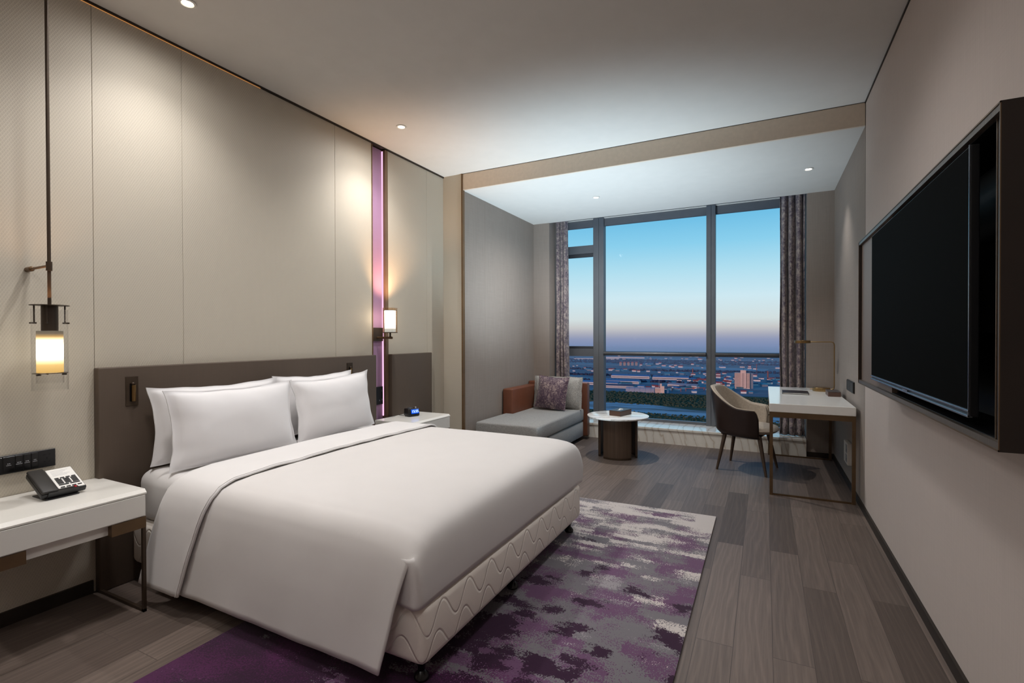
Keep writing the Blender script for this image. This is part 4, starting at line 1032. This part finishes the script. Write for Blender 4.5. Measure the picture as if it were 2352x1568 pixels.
# ------------------------------------------------------------------ world: dusk sky by elevation
def build_haze():
    m = bpy.data.materials.new('evening_haze'); m.use_nodes = True; nt = m.node_tree; nt.nodes.remove(nt.nodes['Principled BSDF'])
    v = nt.nodes.new('ShaderNodeVolumeScatter'); v.inputs['Color'].default_value = (.62, .74, .95, 1); v.inputs['Density'].default_value = .0004; v.inputs['Anisotropy'].default_value = .2
    nt.links.new(v.outputs[0], nt.nodes['Material Output'].inputs['Volume']); M['evening_haze'] = m
    o = MB().box(-3000, 1500, 1240, 3600, GZ+.5, GZ+45).build('evening_haze', 'evening_haze', smooth=0)
    tag(o, 'thin blue evening haze lying over the distant plain', 'haze', kind='stuff')
build_haze()
def build_world():
    w = bpy.data.worlds.new('dusk'); SC.world = w; w.use_nodes = True; nt = w.node_tree
    bg = nt.nodes['Background']; tc = nt.nodes.new('ShaderNodeTexCoord'); sp = nt.nodes.new('ShaderNodeSeparateXYZ'); nt.links.new(tc.outputs['Generated'], sp.inputs[0])
    mr = nt.nodes.new('ShaderNodeMapRange'); nt.links.new(sp.outputs['Z'], mr.inputs[0]); mr.inputs[1].default_value = -.05; mr.inputs[2].default_value = .45
    rp = nt.nodes.new('ShaderNodeValToRGB'); nt.links.new(mr.outputs[0], rp.inputs[0]); cr = rp.color_ramp
    st = [(-.05, (74, 100, 140)), (-.03, (108, 132, 172)), (-.022, (118, 138, 178)), (-.004, (146, 154, 184)), (.006, (174, 174, 188)), (.018, (204, 202, 202)), (.034, (216, 226, 226)), (.075, (212, 236, 244)), (.125, (182, 226, 242)),
          (.175, (142, 210, 239)), (.23, (108, 190, 230)), (.30, (84, 168, 216)), (.45, (64, 136, 196))]
    while len(cr.elements) < len(st): cr.elements.new(.5)
    for e, (p, c) in zip(cr.elements, st): e.position = (p+.05)/.5; e.color = (*s2l(c), 1)
    nt.links.new(rp.outputs[0], bg.inputs[0]); bg.inputs[1].default_value = 1.0
build_world()

# ------------------------------------------------------------------ lights
def spot(name, loc, e, ang, blend, rgb, rad=.03, rot=(0, 0, 0)):
    l = bpy.data.lights.new(name, 'SPOT'); l.energy = e; l.spot_size = R_(ang); l.spot_blend = blend; l.color = s2l(rgb); l.shadow_soft_size = rad
    o = bpy.data.objects.new(name, l); COL.objects.link(o); o.location = loc; o.rotation_euler = rot; return o
def point(name, loc, e, rgb, rad=.05):
    l = bpy.data.lights.new(name, 'POINT'); l.energy = e; l.color = s2l(rgb); l.shadow_soft_size = rad
    o = bpy.data.objects.new(name, l); COL.objects.link(o); o.location = loc; return o
NEU = (253, 250, 249); COOL = (214, 236, 250); WHT = (255, 251, 247)
for y, e in ((1.556, .75), (3.262, 1.05)):
    spot('downlight_and_fill_beam', (.445, y, H-.02), 60*e, 122, 1, NEU)
    spot('downlight_glow', (.445, y, H-.03), 27*e, 178, 1, NEU)
spot('downlight_and_fill_beam', (.445, -.15, H-.02), 70, 130, 1, NEU, .1)  # extra spot added out of view to brighten the near bedside table
spot('downlight_and_fill_beam', (1.05, 1.15, H-.02), 80, 150, 1, NEU, .1)  # added fill with no fixture, set away from the headboard wall
spot('downlight_and_fill_beam', (1.43, 5.42, H2-.02), 120, 160, 1, WHT)
spot('downlight_and_fill_beam', (3.483, 5.423, H2-.02), 36, 84, 1, WHT)
# fill spots added at ceiling height without fixtures, to brighten the room
for x, y, e in ((1.2, -1.4, 16), (2.7, -1.4, 16), (2.9, .2, 62), (1.35, 2.35, 20), (2.7, 2.6, 95)):
    spot('downlight_and_fill_beam', (x, y, H-.02), e, 150, 1, NEU, .18)
# unseen fill light added behind the camera, bounced off the ceiling
spot('rear_fill_uplight', (2.2, -1.2, 1.75), 125, 150, 1, NEU, .15, (PI, 0, 0))
# added light with no fixture, hidden beyond the bed to lift the alcove ceiling
spot('alcove_fill_uplight', (1.48, 4.25, .10), 520, 100, 1, COOL, .16, (PI-R_(22), 0, 0))
# open tops of the two bedside lamps light the ceiling
spot('sconce_uplight', (.130, 3.478, 1.57), 40, 100, 1, (255, 206, 158), .04, (PI-R_(12), 0, 0))
spot('pendant_uplight', (.222, 1.066, 1.50), 4, 110, 1, (255, 196, 140), .04, (PI, 0, 0))
sn = bpy.data.lights.new('dusk_sun', 'SUN'); sn.energy = 2.0; sn.color = (1, .54, .42); sn.angle = R_(2)
so = bpy.data.objects.new('dusk_sun', sn); COL.objects.link(so); so.rotation_euler = Vector((.30, 1, -.10)).to_track_quat('-Z', 'Y').to_euler()

# ------------------------------------------------------------------ camera
def build_camera():
    c = bpy.data.cameras.new('camera'); c.sensor_width = 36; c.lens = 1142.71*36/2352; c.clip_end = 9000; c.clip_start = .05
    o = bpy.data.objects.new('camera', c); COL.objects.link(o)
    r = Vector((.89182073, .45238117, -.00265884)); u = Vector((-.00148418, .00880311, .99996015)); f = Vector((-.45238655, .89178124, -.00852221))
    m = Matrix(((r.x, u.x, -f.x, CAM.x), (r.y, u.y, -f.y, CAM.y), (r.z, u.z, -f.z, CAM.z), (0, 0, 0, 1)))
    o.matrix_world = m; SC.camera = o
build_camera()
SC.view_settings.view_transform = 'Standard'; SC.view_settings.look = 'None'; SC.view_settings.gamma = 1
SC.view_settings.use_curve_mapping = False; SC.view_settings.exposure = 0.0
SC.cycles.use_denoising = True; SC.cycles.max_bounces = 8; SC.cycles.diffuse_bounces = 5; SC.cycles.transparent_max_bounces = 16
SC.cycles.sample_clamp_indirect = 6; SC.cycles.caustics_reflective = False; SC.cycles.caustics_refractive = False
